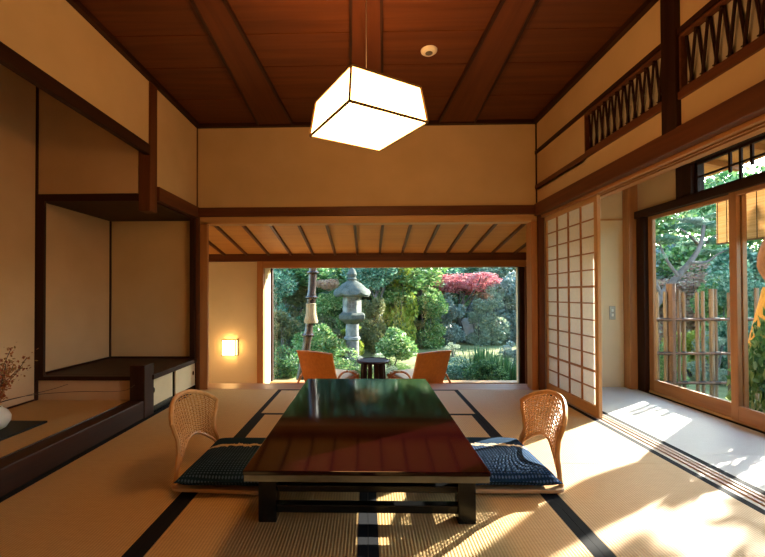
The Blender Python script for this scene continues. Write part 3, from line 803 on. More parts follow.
# ------------------------------------------------------------------ sunroom seats and table
def make_lounge():
    """low armchair facing +X; origin on the floor under the seat"""
    t = thing('lounge_chair', 'orange cane lounge chair with cream seat beside the dark jointed pole', 'chair', (0, 0, 0), 'orange chairs in the sunroom')
    back = []; N = 10
    g = MB(); W = 0.25
    prof = [(-0.17, 0.27), (-0.20, 0.34), (-0.25, 0.48), (-0.295, 0.62), (-0.315, 0.675), (-0.335, 0.69)]
    prof = spline([(x, 0, z) for x, z in prof], 3)
    for sgn in (0, 1):
        b = len(g.v)
        for p in prof:
            for j in range(9):
                v = -1 + 2 * j / 8
                g.v.append((p.x - 0.03 * (1 - v * v) - sgn * 0.02, v * W * (1 + 0.05 * (p.z - .3)), p.z + 0.012 * (1 - v * v) - sgn * 0.005))
        for i in range(len(prof) - 1):
            for j in range(8):
                q = (b + i * 9 + j, b + (i + 1) * 9 + j, b + (i + 1) * 9 + j + 1, b + i * 9 + j + 1)
                g.f.append(q if sgn else q[::-1])
    n = len(prof) * 9; L = len(prof)
    for i in range(L - 1):
        for j in (0, 8):
            g.f.append((i * 9 + j, (i + 1) * 9 + j, n + (i + 1) * 9 + j, n + i * 9 + j))
    for i in (0, L - 1):
        for j in range(8): g.f.append((i * 9 + j, i * 9 + j + 1, n + i * 9 + j + 1, n + i * 9 + j))
    obj('backrest', g, M['orange'], t, smooth=True)
    s = MB().obox((0.06, 0, 0.295), (0.25, 0, 0.035), (0, 0.245, 0), (-0.002, 0, 0.02))
    obj('seat', s, M['orange_frame'], t, 0.008)
    s = MB().obox((0.07, 0, 0.330), (0.22, 0, 0.030), (0, 0.225, 0), (-0.002, 0, 0.022))
    obj('seat_cushion', s, M['cream'], t, 0.015)
    for y in (-0.27, 0.27):
        arch = spline([(0.32, y * 1.05, 0.0), (0.30, y, 0.16), (0.21, y, 0.32), (0.03, y, 0.42), (-0.18, y, 0.41), (-0.33, y * 1.04, 0.22), (-0.40, y * 1.12, 0.0)], 6)
        obj('leg_arch', MB().tube(arch, 0.013, 8), M['orange_frame'], t, smooth=True)
        obj('side_rail', MB().tube([(0.27, y, 0.29), (-0.245, y, 0.25)], 0.013, 8), M['orange_frame'], t)
        obj('arm_pad', MB().obox((0.05, y, 0.422), (0.08, 0, -0.01), (0, 0.022, 0), (0, 0, 0.010)), M['cream'], t, 0.006)
    obj('cross_bar', MB().tube([(0.24, -0.27, 0.27), (0.24, 0.27, 0.27)], 0.012, 8), M['orange_frame'], t)
    obj('cross_bar', MB().tube([(-0.22, -0.27, 0.25), (-0.22, 0.27, 0.25)], 0.012, 8), M['orange_frame'], t)
    return t
l1 = make_lounge(); l2 = copy_tree(l1)
l1.scale = l2.scale = (1.05, 1.05, 1.05); l1.location = (-0.49, 5.22, ZS); l1.rotation_euler = (0, 0, math.radians(60))
l2.location = (0.65, 5.22, ZS); l2.rotation_euler = (0, 0, math.radians(122))
l2['label'] = 'orange cane lounge chair with cream seat, sunlit lawn and tall grass behind it'
t = thing('side_table', 'round dark wood side table between the two orange lounge chairs', 'table', (0.075, 5.35, ZS))
obj('top', MB().lathe([(0.17, 0), (0.215, 0.008), (0.225, 0.03), (0.21, 0.04), (0.20, 0.03)], (0.075, 5.35, 0.095), 32), M['darkX'], t, smooth=True)
g = MB()
for k_ in range(10):
    a = 2 * PI * k_ / 10
    obj('leg', MB().tube([(0.075 + 0.13 * math.cos(a), 5.35 + 0.13 * math.sin(a), 0.097), (0.075 + 0.15 * math.cos(a), 5.35 + 0.15 * math.sin(a), ZS + 0.02)], 0.032, 8), M['darkZ'], t)
obj('base_ring', MB().lathe([(0.17, 0), (0.175, 0.02), (0.13, 0.022)], (0.075, 5.35, ZS), 28), M['darkX'], t)

# ------------------------------------------------------------------ eaves, blind, fence
ev = MB().poly([(2.95, YF - .3, 2.58), (3.95, YF - .3, 2.36), (3.95, 6.6, 2.36), (2.95, 6.6, 2.58)], (0, 0, 0.05))
eave = struct('roof_eaves', ev, M['eave'])
for i in range(17):
    y = -1.2 + 0.455 * i
    obj('rafter', MB().bar((2.93, y, 2.55), (3.93, y, 2.33), 0.055, 0.06), M['cedarX'], eave, 0.003)
w_ = MB().box(2.88, 2.96, YF - 0.2, 4.46, 2.36, 2.62)
struct('wall_eaves', w_, M['plaster'])
bl = thing('bamboo_blind', 'golden split-bamboo blind hanging outside the engawa window', 'blind', (3.0, 2.0, 1.86))
g = MB(); z = 1.435; yb0, yb1 = 0.2, 3.46
while z < 1.86:
    g.box(2.998, 3.003, yb0, yb1, z, z + 0.0060); z += 0.0070
obj('slats', g, M['blind'], bl)
g = MB()
y = yb0 + 0.1
while y < yb1:
    g.tube([(2.994, y, 1.43), (2.994, y, 1.865)], 0.0028, 5); y += 0.085
obj('strings', g, M['rope'], bl)
obj('edge_rod', bx(2.992, 3.008, yb0, yb1, 1.424, 1.436), M['bamboo'], bl)
obj('top_rail', bx(2.985, 3.012, yb0, yb1, 1.855, 1.875), M['cedarY'], bl)

random.seed(11)
fe = thing('bamboo_fence', 'rustic fence of upright bamboo poles tied with black rope outside the window', 'fence', (4.4, 5.0, -0.6))
def pole(x, y, ztop_, r, m, nm):
    r *= 0.78 if nm == 'pole' else 0.9; y += random.uniform(-0.02, 0.02); ztop_ += random.uniform(-0.05, 0.03)
    pts = []; rad = []; z = -0.62
    while z < ztop_:
        pts += [(x + random.uniform(-.003, .003), y, z), (x, y, z + 0.008), (x, y, z + 0.016)]; rad += [r, r * 1.12, r]; z += 0.22
    pts.append((x, y, ztop_)); rad.append(r)
    obj(nm, MB().tube(pts, rad, 9), m, fe)
for px, ztp, r, m in ((657, 1.03, .022, 'bamboo'), (664, 1.06, .026, 'bamboo'), (670, 1.18, .055, 'oldpost'), (678.5, 1.05, .022, 'bamboo'), (683, 1.06, .026, 'bamboo'),
                      (695.5, 1.06, .026, 'bamboo'), (701.5, 1.06, .024, 'bamboo'), (711.5, 1.08, .034, 'bamboo'), (717, 1.05, .020, 'bamboo'), (728, 1.05, .026, 'bamboo'),
                      (736, 1.08, .03, 'bamboo'), (744, 1.03, .024, 'bamboo'), (755, 1.05, .03, 'bamboo'), (765, 1.05, .026, 'bamboo')):
    P = at(px, 300, 5.0); pole(P.x, 5.0, ztp, r, M[m], 'post' if m == 'oldpost' else 'pole')
for zz in (0.69, 0.275, -0.085):
    obj('rail', MB().tube([(3.40, 4.955, zz), (5.25, 4.955, zz)], 0.017, 8), M['oldpost'], fe)
    for px in (657, 664, 670, 680.5, 698, 713, 728, 736, 744, 755):
        P = at(px, 300, 5.0); obj('rope_tie', MB().tube([(P.x - 0.03, 4.96, zz), (P.x + 0.04, 4.96, zz)], 0.022, 8), M['rope'], fe)

# ------------------------------------------------------------------ garden ground
gm = MB(); NX, NY = 60, 60
def gz(x, y):
    z = -0.62 + 0.05 * math.sin(x * 0.9 + 1) * math.sin(y * 0.7) * min(1, max(0, (y - 6) / 3))
    d = math.hypot(max(0, x) * 0.55, y)
    if d > 15: z += (d - 15) * 0.20
    if y < 7.2 and x < 6: z = -0.62
    return z
X0, X1, Y0, Y1 = -16, 26, -4, 30
for i in range(NX + 1):
    for j in range(NY + 1):
        x = X0 + (X1 - X0) * i / NX; y = Y0 + (Y1 - Y0) * j / NY
        inside = x < 3.4 and y < 6.2
        gm.v.append((x, y, gz(x, y)))
for i in range(NX):
    for j in range(NY):
        a = i * (NY + 1) + j; gm.f.append((a, a + NY + 1, a + NY + 2, a + 1))
struct('ground', gm, M['lawn'], smooth=True)

# ------------------------------------------------------------------ foliage
def leaf_mesh(name, seed, n, leaf, lumps=10, lumpr=0.45, flat=1.0, needle=False, aspect=0.45):
    r = random.Random(seed); V = []; Fc = []
    L = []
    for _ in range(lumps):
        d = Vector((r.gauss(0, 1), r.gauss(0, 1), r.gauss(0, 1))).normalized() * r.uniform(0.35, 1 - lumpr * 0.6)
        L.append((d, lumpr * r.uniform(0.7, 1.2)))
    for i in range(n):
        c, rr = L[i % lumps]
        d = Vector((r.gauss(0, 1), r.gauss(0, 1), r.gauss(0, 1))).normalized()
        p = c + d * rr * r.uniform(0.55, 1.05) ** 0.6
        p.z *= flat
        a = (d + Vector((r.gauss(0, .7), r.gauss(0, .7), r.gauss(0, .7)))).normalized()
        b = a.cross(Vector((r.gauss(0, 1), r.gauss(0, 1), r.gauss(0, 1)))).normalized()
        s = leaf * r.uniform(0.6, 1.3); a = a * s; b = b * s * aspect
        k0 = len(V); V += [p - a * .5, p + b, p + a, p - b]; Fc.append((k0, k0 + 1, k0 + 2, k0 + 3))
    me = bpy.data.meshes.new(name); me.from_pydata([tuple(v) for v in V], [], Fc); me.update(); me.materials.append(G['mid'])
    return me
FM = [leaf_mesh('foliage', 1, 5200, 0.085, 12, 0.45), leaf_mesh('foliage', 2, 5200, 0.075, 16, 0.40), leaf_mesh('foliage', 3, 5200, 0.085, 9, 0.5),
      leaf_mesh('foliage', 4, 3600, 0.06, 14, 0.30)]
FT = [leaf_mesh('foliage', 5, 9000, 0.062, 30, 0.36), leaf_mesh('foliage', 6, 9000, 0.066, 26, 0.38), leaf_mesh('foliage', 9, 5500, 0.06, 24, 0.30)]
FP = leaf_mesh('needles', 8, 5000, 0.10, 9, 0.38, 0.8, aspect=0.13)
def foliage(name, me, mat_, loc, sc, rot=0.0, parent=None, ploc=None):
    o = bpy.data.objects.new(name, me); COL.objects.link(o)
    o.material_slots[0].link = 'OBJECT'; o.material_slots[0].material = G[mat_]
    o.location = Vector(loc) - (Vector(ploc) if ploc is not None else Vector((0, 0, 0))); o.scale = sc if isinstance(sc, (tuple, list)) else (sc, sc, sc)
    o.rotation_euler = (0, 0, rot)
    if parent is not None: o.parent = parent
    return o
RS = random.Random(21)
def shrub(px, py, Y, rpx, mat_, label, k=0, flat=0.8, wide=1.0, group=None, stems=True, xyz=None, name='garden_shrub', cat='shrub'):
    P = at(px, py, Y) if xyz is None else Vector(xyz)
    r = rpx * Y / F if xyz is None else rpx
    base = gz(P.x, P.y)
    t = thing(name, label, cat, (P.x, P.y, base), group)
    foliage('foliage', FM[k], mat_, P, (r * wide, r * wide, r * flat), RS.uniform(0, 6), t, t.location)
    low = P.z - r * flat * 0.75
    if low > base + 0.12:
        hh = (low - base) * 0.62
        foliage('foliage', FM[(k + 1) % 3], mat_, (P.x, P.y, base + hh * 0.85), (r * wide * 0.95, r * wide * 0.95, hh), RS.uniform(0, 6), t, t.location)
    if stems:
        g = MB()
        for q in range(4):
            a = RS.uniform(0, 6.3); g.tube([(P.x, P.y, base - 0.03), (P.x + math.cos(a) * r * .3, P.y + math.sin(a) * r * .3, (base + P.z) / 2), (P.x + math.cos(a) * r * .5, P.y + math.sin(a) * r * .5, P.z + 0.1 * r)], [0.02, 0.014, 0.006], 6)
        obj('stems', g, M['bark'], t)
    return t
def tree(px, py, Y, rpx, mat_, label, trunk, k=0, flat=0.75, wide=1.0, group=None, tr=0.1, bark='bark', name='garden_tree', fm=None, extra=()):
    """trunk: list of (px, py) pixels at depth Y, from the root up"""
    P = at(px, py, Y); r = rpx * Y / F
    base = at(trunk[0][0], trunk[0][1], Y); bz = gz(base.x, base.y)
    t = thing(name, label, 'tree', (base.x, base.y, bz), group)
    foliage('crown', (fm or FT)[k], mat_, P, (r * wide, r * wide, r * flat), RS.uniform(0, 6), t, t.location)
    for (ex, ey, dy, er, ek, em) in extra:
        Q = at(ex, ey, Y + dy); rr = er * Y / F
        foliage('crown', (fm or FT)[ek], em, Q, (rr * wide, rr * wide, rr * flat), RS.uniform(0, 6), t, t.location)
    pts = [Vector((base.x, base.y, bz - 0.05))] + [at(a, b, Y) for a, b in trunk] + [P]
    n = len(pts); pts_s = spline(pts, 4); m = len(pts_s)
    g = MB().tube(pts_s, [tr * (1 - 0.75 * i / (m - 1)) for i in range(m)], 9)
    obj('trunk', g, M[bark], t, smooth=True)
    g = MB()
    for q in range(6):
        s = pts_s[int(m * (0.45 + 0.08 * q)) - 1]; a = RS.uniform(0, 6.3)
        e = P + Vector((math.cos(a) * r * .6 * wide, math.sin(a) * r * .6 * wide, RS.uniform(-.3, .5) * r * flat))
        mid = (s + e) / 2 + Vector((RS.uniform(-.1, .1), RS.uniform(-.1, .1), 0.05)) * r
        g.tube(spline([s, mid, e], 4), [tr * .34 * (1 - i / 9.0) + 0.008 for i in range(9)], 6)
    obj('branches', g, M[bark], t)
    return t

# --- seen through the picture window
def stone_lantern():
    cx, cy = -0.345, 9.0; g0 = gz(cx, cy)
    t = thing('stone_lantern', 'tall grey stone lantern with mossy cap rising from the garden shrubs', 'lantern', (cx, cy, g0))
    c = (cx, cy, 0)
    obj('base', MB().lathe([(0.34, g0 - .05), (0.34, g0 + 0.10), (0.26, g0 + 0.20), (0.20, g0 + 0.24)], c, 24), M['mossy'], t, smooth=True)
    obj('shaft', MB().lathe([(0.155, g0 + .22), (0.15, -0.02), (0.185, 0.0), (0.185, 0.05), (0.15, 0.07), (0.148, 0.36)], c, 24), M['stone'], t, smooth=True)
    obj('platform', MB().lathe([(0.16, 0.35), (0.30, 0.44), (0.335, 0.47), (0.335, 0.56), (0.28, 0.60), (0.20, 0.61)], c, 6, PI / 6), M['mossy'], t, 0.015)
    fb = MB().lathe([(0.215, 0.60), (0.215, 0.98)], c, 6, PI / 6 + PI / 6)
    h = obj('fire_box', fb, M['stone'], t, 0.012)
    g = MB(); yy = cy - 0.19
    g.box(cx - 0.075, cx + 0.075, yy - 0.012, yy, 0.70, 0.90)
    obj('opening', g, M['grille'], h)
    g = MB()
    for x in (-0.075, 0, 0.075): g.box(cx + x - 0.008, cx + x + 0.008, yy - 0.022, yy, 0.69, 0.91)
    for z in (0.70, 0.80, 0.90): g.box(cx - 0.083, cx + 0.083, yy - 0.022, yy, z - 0.008, z + 0.008)
    obj('opening_grid', g, M['stone'], h)
    cap = MB().lathe([(0.23, 0.97), (0.40, 0.96), (0.425, 1.00), (0.40, 1.07), (0.33, 1.16), (0.22, 1.26), (0.12, 1.32), (0.09, 1.34)], c, 24)
    for i, v in enumerate(cap.v):
        a = math.atan2(v[1] - cy, v[0] - cx); k_ = abs(math.cos(3 * a)) ** 4; rr = math.hypot(v[0] - cx, v[1] - cy)
        if rr > 0.36: cap.v[i] = (v[0], v[1], v[2] + 0.05 * k_)
    obj('cap', cap, M['mossy'], t, smooth=True)
    obj('finial', MB().lathe([(0.09, 1.33), (0.12, 1.36), (0.085, 1.40), (0.115, 1.47), (0.08, 1.56), (0.02, 1.63)], c, 16), M['mossy'], t, smooth=True)
stone_lantern()

def jointed_pole():
    Y = 7.2
    low, mid_, up = at(299, 384, Y), at(308, 335, Y), at(313, 268, Y)
    t = thing('jointed_pole', 'dark jointed pole with a tied straw skirt standing outside the picture window', 'pole', (low.x, Y, gz(low.x, Y)))
    b = Vector((low.x - 0.05, Y, gz(low.x, Y) - 0.1)); top = at(314.5, 205, Y)
    path = spline([b, low, mid_, up, top], 14); rad = []
    nodes = [at(0, y, Y).z for y in (276, 300, 336, 365, 240)]
    for p in path:
        r = 0.075
        for z in nodes:
            if abs(p.z - z) < 0.03: r = 0.095
        rad.append(r)
    obj('shaft', MB().tube(path, rad, 12), M['smoked'], t, smooth=True)
    for y in (276, 300, 336):
        q = min(path, key=lambda p: abs(p.z - at(0, y, Y).z)); obj('joint_ring', MB().lathe([(0.09, -0.03), (0.115, -0.01), (0.115, 0.01), (0.09, 0.03)], q, 14), M['smoked'], t, smooth=True)
    q = at(311, 312, Y)
    obj('straw_wrap', MB().lathe([(0.125, -0.20), (0.13, -0.16), (0.095, -0.04), (0.09, 0.12), (0.095, 0.15), (0.08, 0.16)], q, 16), M['straw'], t, smooth=True)
jointed_pole()

bd_ = MB()
P = at(472, 330, 14.0)
for i, (r, z) in enumerate([(0.55, -0.5), (0.6, -0.1), (0.5, 0.2), (0.3, 0.42), (0.08, 0.5)]):
    for j in range(9):
        a = 2 * PI * j / 9; k_ = 1 + RS.uniform(-.18, .18); r_b = r * 0.72; bd_.v.append((P.x + r_b * k_ * math.cos(a) * 1.15, P.y + r_b * k_ * math.sin(a), P.z + z * (0.75 if z > 0 else 1) + RS.uniform(-.05, .05) - 0.35 * math.cos(a) * r_b))
    if i:
        for j in range(9): bd_.f.append(((i - 1) * 9 + j, (i - 1) * 9 + (j + 1) % 9, i * 9 + (j + 1) % 9, i * 9 + j))
bd_.f.append(tuple(36 + j for j in range(9)))
tag(obj('garden_boulder', bd_, M['rock'], None, 0.03), 'bright sunlit boulder at the far edge of the lawn', 'boulder')

shrub(287, 362, 7.9, 22, 'deep', 'dark green shrub at the foot of the jointed pole', 1)
shrub(282, 328, 9.6, 22, 'olive', 'olive green shrub behind the jointed pole beside the sunlit reveal', 0)
shrub(322, 347, 9.2, 30, 'mid', 'rounded green azalea between the jointed pole and the stone lantern', 0, 0.75)
shrub(318, 318, 11.0, 24, 'olive', 'autumn-tinged olive shrub level with the lantern shaft', 2, 0.6)
shrub(352, 366, 7.7, 26, 'mid', 'leafy green azalea hiding the foot of the stone lantern', 1, 0.7)
shrub(378, 368, 7.4, 20, 'pale', 'pale variegated shrub with whitish leaves behind the round side table', 3, 0.85)
shrub(392, 346, 8.6, 24, 'mid', 'bright green rounded shrub next to the pale variegated one', 0, 0.75)
shrub(424, 345, 13.2, 22, 'deep', 'dark shaded shrub mass under the leaning trunk at the lawn edge', 1, 0.5, 1.5)
shrub(433, 330, 12.6, 12, 'lime', 'small yellow-green shrub glowing in front of the leaning trunk', 2)
shrub(455, 368, 7.6, 20, 'teal', 'low blue-green shrub in front of the lawn near the orange chair', 1, 0.6)
shrub(486, 374, 7.2, 22, 'deep', 'low dark green shrub below the window beside the tall grass', 0, 0.6)
shrub(512, 352, 7.9, 16, 'grey', 'small grey-green shrub against the dark window post', 3, 0.8)
shrub(500, 312, 14.5, 38, 'grey', 'big pale grey-green bush at the far side of the lawn', 2, 0.75)
shrub(448, 322, 15.0, 22, 'pale', 'pale sunlit bush above the yellow-green shrub', 3, 0.8)
shrub(452, 348, 9.8, 10, 'pale', 'small pale plant on the lawn in front of the boulder', 3, 0.7)
# tall grass tuft
def tuft(px, Y, n, h, label):
    P = at(px, 370, Y); b = gz(P.x, Y); g = MB(); r_ = random.Random(px)
    for _ in range(n):
        a = r_.uniform(0, 6.3); d = r_.uniform(0, 0.35) ; x, y = P.x + d * math.cos(a) * 1.3, Y + d * math.sin(a) * .5; hh = h * r_.uniform(.6, 1.1)
        lean = Vector((math.cos(a), math.sin(a), 0)) * r_.uniform(.05, .35) * hh; w = Vector((-math.sin(a), math.cos(a), 0)) * 0.012
        k0 = len(g.v); q0 = Vector((x, y, b - .02)); q1 = q0 + Vector((0, 0, hh * .65)) + lean * .4; q2 = q0 + Vector((0, 0, hh)) + lean
        g.v += [tuple(q0 - w), tuple(q0 + w), tuple(q1 - w * .8), tuple(q1 + w * .8), tuple(q2)]
        g.f += [(k0, k0 + 1, k0 + 3, k0 + 2), (k0 + 2, k0 + 3, k0 + 4)]
    tag(obj('grass_tuft', g, G['deep'], None), label, 'grass tuft', kind='thing')
tuft(482, 7.9, 260, 0.62, 'tall dark grass tuft at the near edge of the lawn')
tuft(505, 7.4, 220, 0.52, 'tall grass tuft close to the dark window post')
tree(405, 272, 12.6, 50, 'mid', 'green tree with a leaning grey trunk at the lawn edge', [(408, 345), (411, 325), (418, 298), (424, 276)], 0, 0.62, tr=0.16, extra=((372, 282, 1, 36, 1, 'mid'), (440, 300, 1.5, 30, 2, 'teal'), (398, 300, 0.8, 20, 2, 'lime')))
tree(376, 272, 11.2, 32, 'teal', 'tree with a twisted grey trunk right behind the stone lantern', [(376, 330), (381, 312), (376, 296), (384, 280)], 1, 0.7, tr=0.085)
tree(466, 282, 13.6, 36, 'pink', 'pink-leaved maple across the lawn', [(462, 330), (458, 315), (463, 300)], 2, 0.42, tr=0.08, extra=((444, 286, -.3, 24, 2, 'pink'), (482, 297, .3, 18, 2, 'russet')))
tree(300, 275, 12.0, 40, 'deep', 'dark green tree behind the jointed pole', [(296, 340), (294, 310), (298, 290)], 0, 0.6, tr=0.12, extra=((328, 284, -1.5, 12, 2, 'russet'),))
tree(345, 285, 14.5, 46, 'mid', 'broad green tree beyond the stone lantern cap', [(342, 330), (345, 310)], 1, 0.6, tr=0.13)
tree(505, 272, 16.5, 40, 'pale', 'pale sunlit tree above the grey-green bush', [(512, 320), (508, 300)], 0, 0.6, tr=0.12, extra=((520, 285, 0, 20, 2, 'russet'),))
tree(425, 275, 17.0, 46, 'teal', 'blue-green tree filling the gap beyond the leaning trunk', [(428, 320), (426, 300)], 1, 0.7, tr=0.14)
# dense thicket that closes the view behind
TH = [(-7.5, 14.5, 3.2), (-4.6, 16.5, 3.4), (-1.6, 17.8, 3.4), (1.4, 18.8, 3.4), (4.4, 19.6, 3.3), (7.4, 20.5, 3.0), (10.6, 20.5, 2.6), (13.5, 19, 2.4), (15.5, 16, 2.4), (16.5, 13, 2.3), (17, 10, 2.2), (17, 7.2, 2.1), (16.5, 4.4, 2.0)]
cols = ['deep', 'mid', 'teal', 'deep', 'mid', 'deep', 'mid', 'teal', 'mid', 'deep', 'teal', 'mid', 'deep']
for (x, y, r), c_ in zip(TH, cols):
    b = gz(x, y)
    t = thing('thicket_tree', 'leafy tree of the dense thicket closing the far side of the garden', 'tree', (x, y, b), 'thicket trees at the far side of the garden')
    foliage('crown', FT[RS.randrange(2)], c_, (x, y, b + r * 0.62), (r, r, r * 0.75), RS.uniform(0, 6), t, t.location)
    if x < 6 or x > 14.5: foliage('crown', FT[RS.randrange(2)], c_, (x, y + .4, b + r * (1.55 if x < 6 else 1.9)), (r, r, r * (0.75 if x < 6 else 1.0)), RS.uniform(0, 6), t, t.location)
    obj('trunk', MB().tube([(x, y, b - 0.1), (x + .05, y, b + r * .4), (x, y, b + r)], [0.16, 0.12, 0.07], 8), M['bark'], t, smooth=True)

# undergrowth closing the middle distance
r2 = random.Random(5)
UG2 = [(278, 284, 11.0, 20, 'teal', 0, .9), (298, 292, 11.6, 17, 'olive', 1, .9), (327, 300, 10.8, 16, 'mid', 2, .9), (392, 292, 11.8, 22, 'mid', 1, .8), (428, 304, 12.0, 18, 'mid', 0, .9), (372, 306, 10.6, 15, 'olive', 2, .9),
       (446, 306, 13.0, 18, 'grey', 3, .9), (412, 322, 12.0, 13, 'olive', 1, .7), (398, 268, 11.6, 20, 'lime', 3, .6), (490, 300, 13.2, 18, 'pale', 3, .9), (478, 318, 13.0, 13, 'pale', 3, .8), (512, 290, 13.8, 20, 'grey', 0, .9), (352, 330, 10.0, 12, 'lime', 3, .7), (310, 338, 9.8, 13, 'lime', 3, .8), (290, 310, 12.2, 16, 'grey', 3, .5)]
for (px, py, Y, rr, c_, k_, fl) in [(274, 300, 13.5, 30, 'deep', 0, .8), (300, 305, 13.0, 26, 'mid', 1, .8), (328, 300, 12.4, 22, 'teal', 2, .8), (345, 318, 11.6, 24, 'mid', 0, .7), (366, 322, 12.6, 24, 'deep', 1, .7), (388, 318, 14.2, 26, 'mid', 2, .8),
                                    (372, 300, 14.5, 24, 'teal', 0, .9), (400, 300, 15.5, 24, 'mid', 1, .9), (440, 308, 16.0, 28, 'mid', 0, .8), (455, 318, 16.5, 22, 'teal', 2, .7), (476, 312, 17.0, 24, 'pale', 3, .8), (520, 312, 17.0, 24, 'teal', 1, .9), (290, 285, 15.5, 34, 'teal', 1, .8), (330, 282, 16.0, 30, 'mid', 2, .8), (426, 290, 16.2, 30, 'deep', 0, .9), (274, 345, 10.5, 18, 'mid', 2, .8), (303, 330, 10.6, 20, 'deep', 1, .7), (335, 335, 10.2, 18, 'olive', 2, .7)] + UG2:
    shrub(px, py, Y, rr, c_, 'green bush of the dense undergrowth in the middle of the garden', k_, fl, 1.1, 'undergrowth bushes in the garden', True)
tree(604, 216, 8.4, 62, 'mid', 'bushy evergreen tree added behind the end wall of the engawa to block the sun', [(604, 330), (606, 290)], 0, 0.95, tr=0.08)  # added tree, keeps direct sun off the threshold and the cabinet door
# a maple beside the house, its sparse crown dapples the sunlight on the mats
t = thing('maple_tree', 'sparse maple beside the house that dapples the sun on the mats', 'tree', (7.8, 5.75, gz(7.8, 5.75)))
foliage('crown', leaf_mesh('foliage', 31, 750, 0.13, 11, 0.42), 'russet', (7.8, 5.65, 2.85), (1.2, 0.85, 0.9), 0.4, t, t.location)
obj('trunk', MB().tube([(7.8, 5.75, -0.7), (7.85, 5.8, 0.6), (7.8, 5.75, 2.9)], [0.09, 0.07, 0.03], 8), M['bark'], t, smooth=True)

# --- seen through the engawa windows
hz = MB()
t = thing('hedge', 'dense dark leafy hedge close outside the engawa window', 'hedge', (3.7, 2.3, -0.62))
for i in range(12):
    y = 3.52 - 0.35 * i
    foliage('foliage', FM[i % 3], 'deep' if i % 2 else 'mid', (3.72 + 0.1 * math.sin(i * 2.1), y, 0.08), (0.46, 0.34, 0.92), i * 1.3, t, t.location)
g = MB()
for i in range(10):
    y = 3.4 - 0.42 * i; g.tube([(3.7, y, -0.66), (3.72, y + .05, -0.2), (3.7, y - .05, 0.3)], [0.02, 0.015, 0.008], 6)
obj('stems', g, M['bark'], t)
# pine
P0 = at(652, 312, 7.6)
def pine():
    Y = 7.6; rt = at(646, 330, Y); b = gz(rt.x, Y)
    t = thing('pine_tree', 'gnarled garden pine with blue-green needle pads above the bamboo fence', 'tree', (rt.x, Y, b))
    main = spline([Vector((rt.x - .1, Y, b - .1)), at(650, 318, Y), at(662, 296, Y), at(678, 276, Y), at(690, 262, Y), at(700, 246, Y), at(704, 225, Y)], 5)
    obj('trunk', MB().tube(main, [0.09 * (1 - .7 * i / (len(main) - 1)) for i in range(len(main))], 10), M['pinebark'], t, smooth=True)
    lim = [[(678, 276), (668, 262), (662, 250), (658, 240)], [(690, 262), (706, 262), (718, 254), (728, 250)], [(662, 296), (655, 280), (648, 268)], [(700, 246), (690, 236), (680, 228)], [(700, 246), (716, 236), (724, 226)]]
    for L in lim:
        pt = spline([at(a, c, Y + (0.3 if a > 690 else -0.2)) for a, c in L], 4)
        obj('branch', MB().tube(pt, [0.032 * (1 - .7 * i / (len(pt) - 1)) for i in range(len(pt))], 7), M['pinebark'], t, smooth=True)
    for (px, py, dy, r) in ((662, 240, -.2, 17), (676, 228, 0, 18), (690, 222, .2, 17), (705, 226, .3, 18), (722, 240, .2, 16), (712, 252, .5, 13), (690, 244, .4, 13), (656, 258, -.3, 12), (735, 250, .3, 13), (670, 210, .4, 17), (700, 205, .5, 18), (722, 215, .6, 15)):
        q = at(px, py, Y + dy); rr = r * Y / F
        foliage('needle_pad', FP, 'teal' if (px + py) % 3 else 'grey', q, (rr, rr, rr * .55), RS.uniform(0, 6), t, t.location)
pine()
shrub(690, 282, 11.5, 34, 'russet', 'wide russet autumn shrub behind the bamboo fence', 1, 0.55, 1.2)
shrub(664, 300, 12.5, 28, 'olive', 'olive shrub behind the thick fence post', 0, 0.6)
shrub(690, 340, 8.0, 22, 'lime', 'yellow-green shrub seen between the fence poles', 2, 0.7)
shrub(722, 300, 9.0, 24, 'mid', 'green shrub at the end of the bamboo fence', 0, 0.9)
shrub(712, 345, 7.4, 20, 'pale', 'pale shrub low behind the fence poles', 3, 0.8)
shrub(668, 355, 7.0, 16, 'mid', 'low green shrub behind the thick fence post foot', 1, 0.8)
shrub(742, 285, 7.4, 26, 'teal', 'blue-green bush behind the gnarled brown trunk', 1, 1.0)
shrub(760, 262, 9.5, 40, 'teal', 'tall blue-green bush below the bamboo blind', 2, 0.9)
shrub(700, 250, 13.5, 46, 'mid', 'broad green bush far behind the pine', 1, 0.9)
shrub(665, 262, 14.5, 40, 'grey', 'grey-green bush far behind the pine trunk', 2, 0.9)
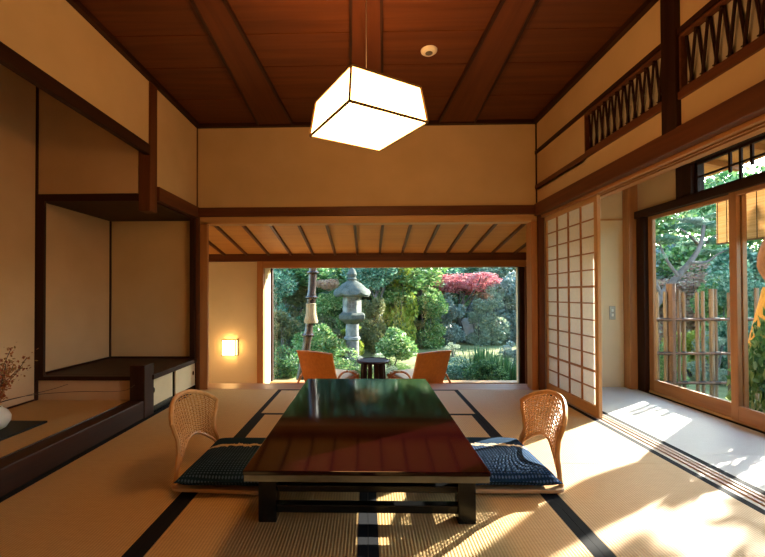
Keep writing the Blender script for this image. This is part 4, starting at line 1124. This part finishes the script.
def strawtree():
    Y = 4.05; b0 = at(778, 330, Y); b = gz(b0.x, Y)
    t = thing('wrapped_trunk', 'bulging brown trunk with a golden straw skirt outside the engawa window', 'tree trunk', (b0.x, Y, b))
    pt = spline([Vector((b0.x, Y, b - .1)), at(778, 325, Y), at(777, 300, Y), at(783, 282, Y), at(777, 258, Y), at(779, 235, Y), at(783, 205, Y)], 5)
    rad = []
    for p in pt:
        k_ = max(0, 1 - abs(p.z - at(0, 268, Y).z) / 0.32)
        rad.append(0.085 + 0.075 * k_ ** 0.8)
    obj('trunk', MB().tube(pt, rad, 12), M['brownbark'], t, smooth=True)
    q = at(777, 290, Y)
    obj('straw_skirt', MB().lathe([(0.23, -0.62), (0.20, -0.45), (0.15, -0.2), (0.11, -0.0), (0.10, 0.03)], q, 20), M['gold_straw'], t, smooth=True)
strawtree()

# ------------------------------------------------------------------ light
sun = bpy.data.lights.new('sun', 'SUN'); sun.energy = 17.0; sun.angle = 0.009; sun.color = (1.0, 0.92, 0.80)
so = bpy.data.objects.new('sun', sun); COL.objects.link(so)
el = math.radians(20.4); az = Vector((0.82, 0.572, 0)).normalized()
dirv = Vector((az.x * math.cos(el), az.y * math.cos(el), math.sin(el)))
so.rotation_euler = dirv.to_track_quat('Z', 'Y').to_euler(); so.location = (20, 15, 12)
wd = bpy.data.worlds.new('sky'); scn.world = wd; wd.use_nodes = True
nt = wd.node_tree; nt.nodes.clear()
ou = nt.nodes.new('ShaderNodeOutputWorld'); bg = nt.nodes.new('ShaderNodeBackground'); sk = nt.nodes.new('ShaderNodeTexSky')
sk.sky_type = 'NISHITA'; sk.sun_disc = False; sk.sun_elevation = el; sk.sun_rotation = math.atan2(az.x, az.y)
sk.air_density = 1.0; sk.dust_density = 1.5
bg.inputs['Strength'].default_value = 0.75
tint = nt.nodes.new('ShaderNodeMix'); tint.data_type = 'RGBA'; tint.blend_type = 'MULTIPLY'; tint.inputs[0].default_value = 1.0
tint.inputs[7].default_value = (0.82, 1.0, 1.10, 1)
nt.links.new(sk.outputs[0], tint.inputs[6]); nt.links.new(tint.outputs[2], bg.inputs[0]); nt.links.new(bg.outputs[0], ou.inputs[0])

vs = scn.view_settings
scn.display_settings.display_device = 'sRGB'
vs.view_transform = 'Standard'; vs.look = 'None'; vs.exposure = 1.0; vs.gamma = 1.0; vs.use_curve_mapping = False
scn.cycles.max_bounces = 10; scn.cycles.transparent_max_bounces = 16
scn.cycles.sample_clamp_indirect = 6.0
scn.cycles.use_denoising = True
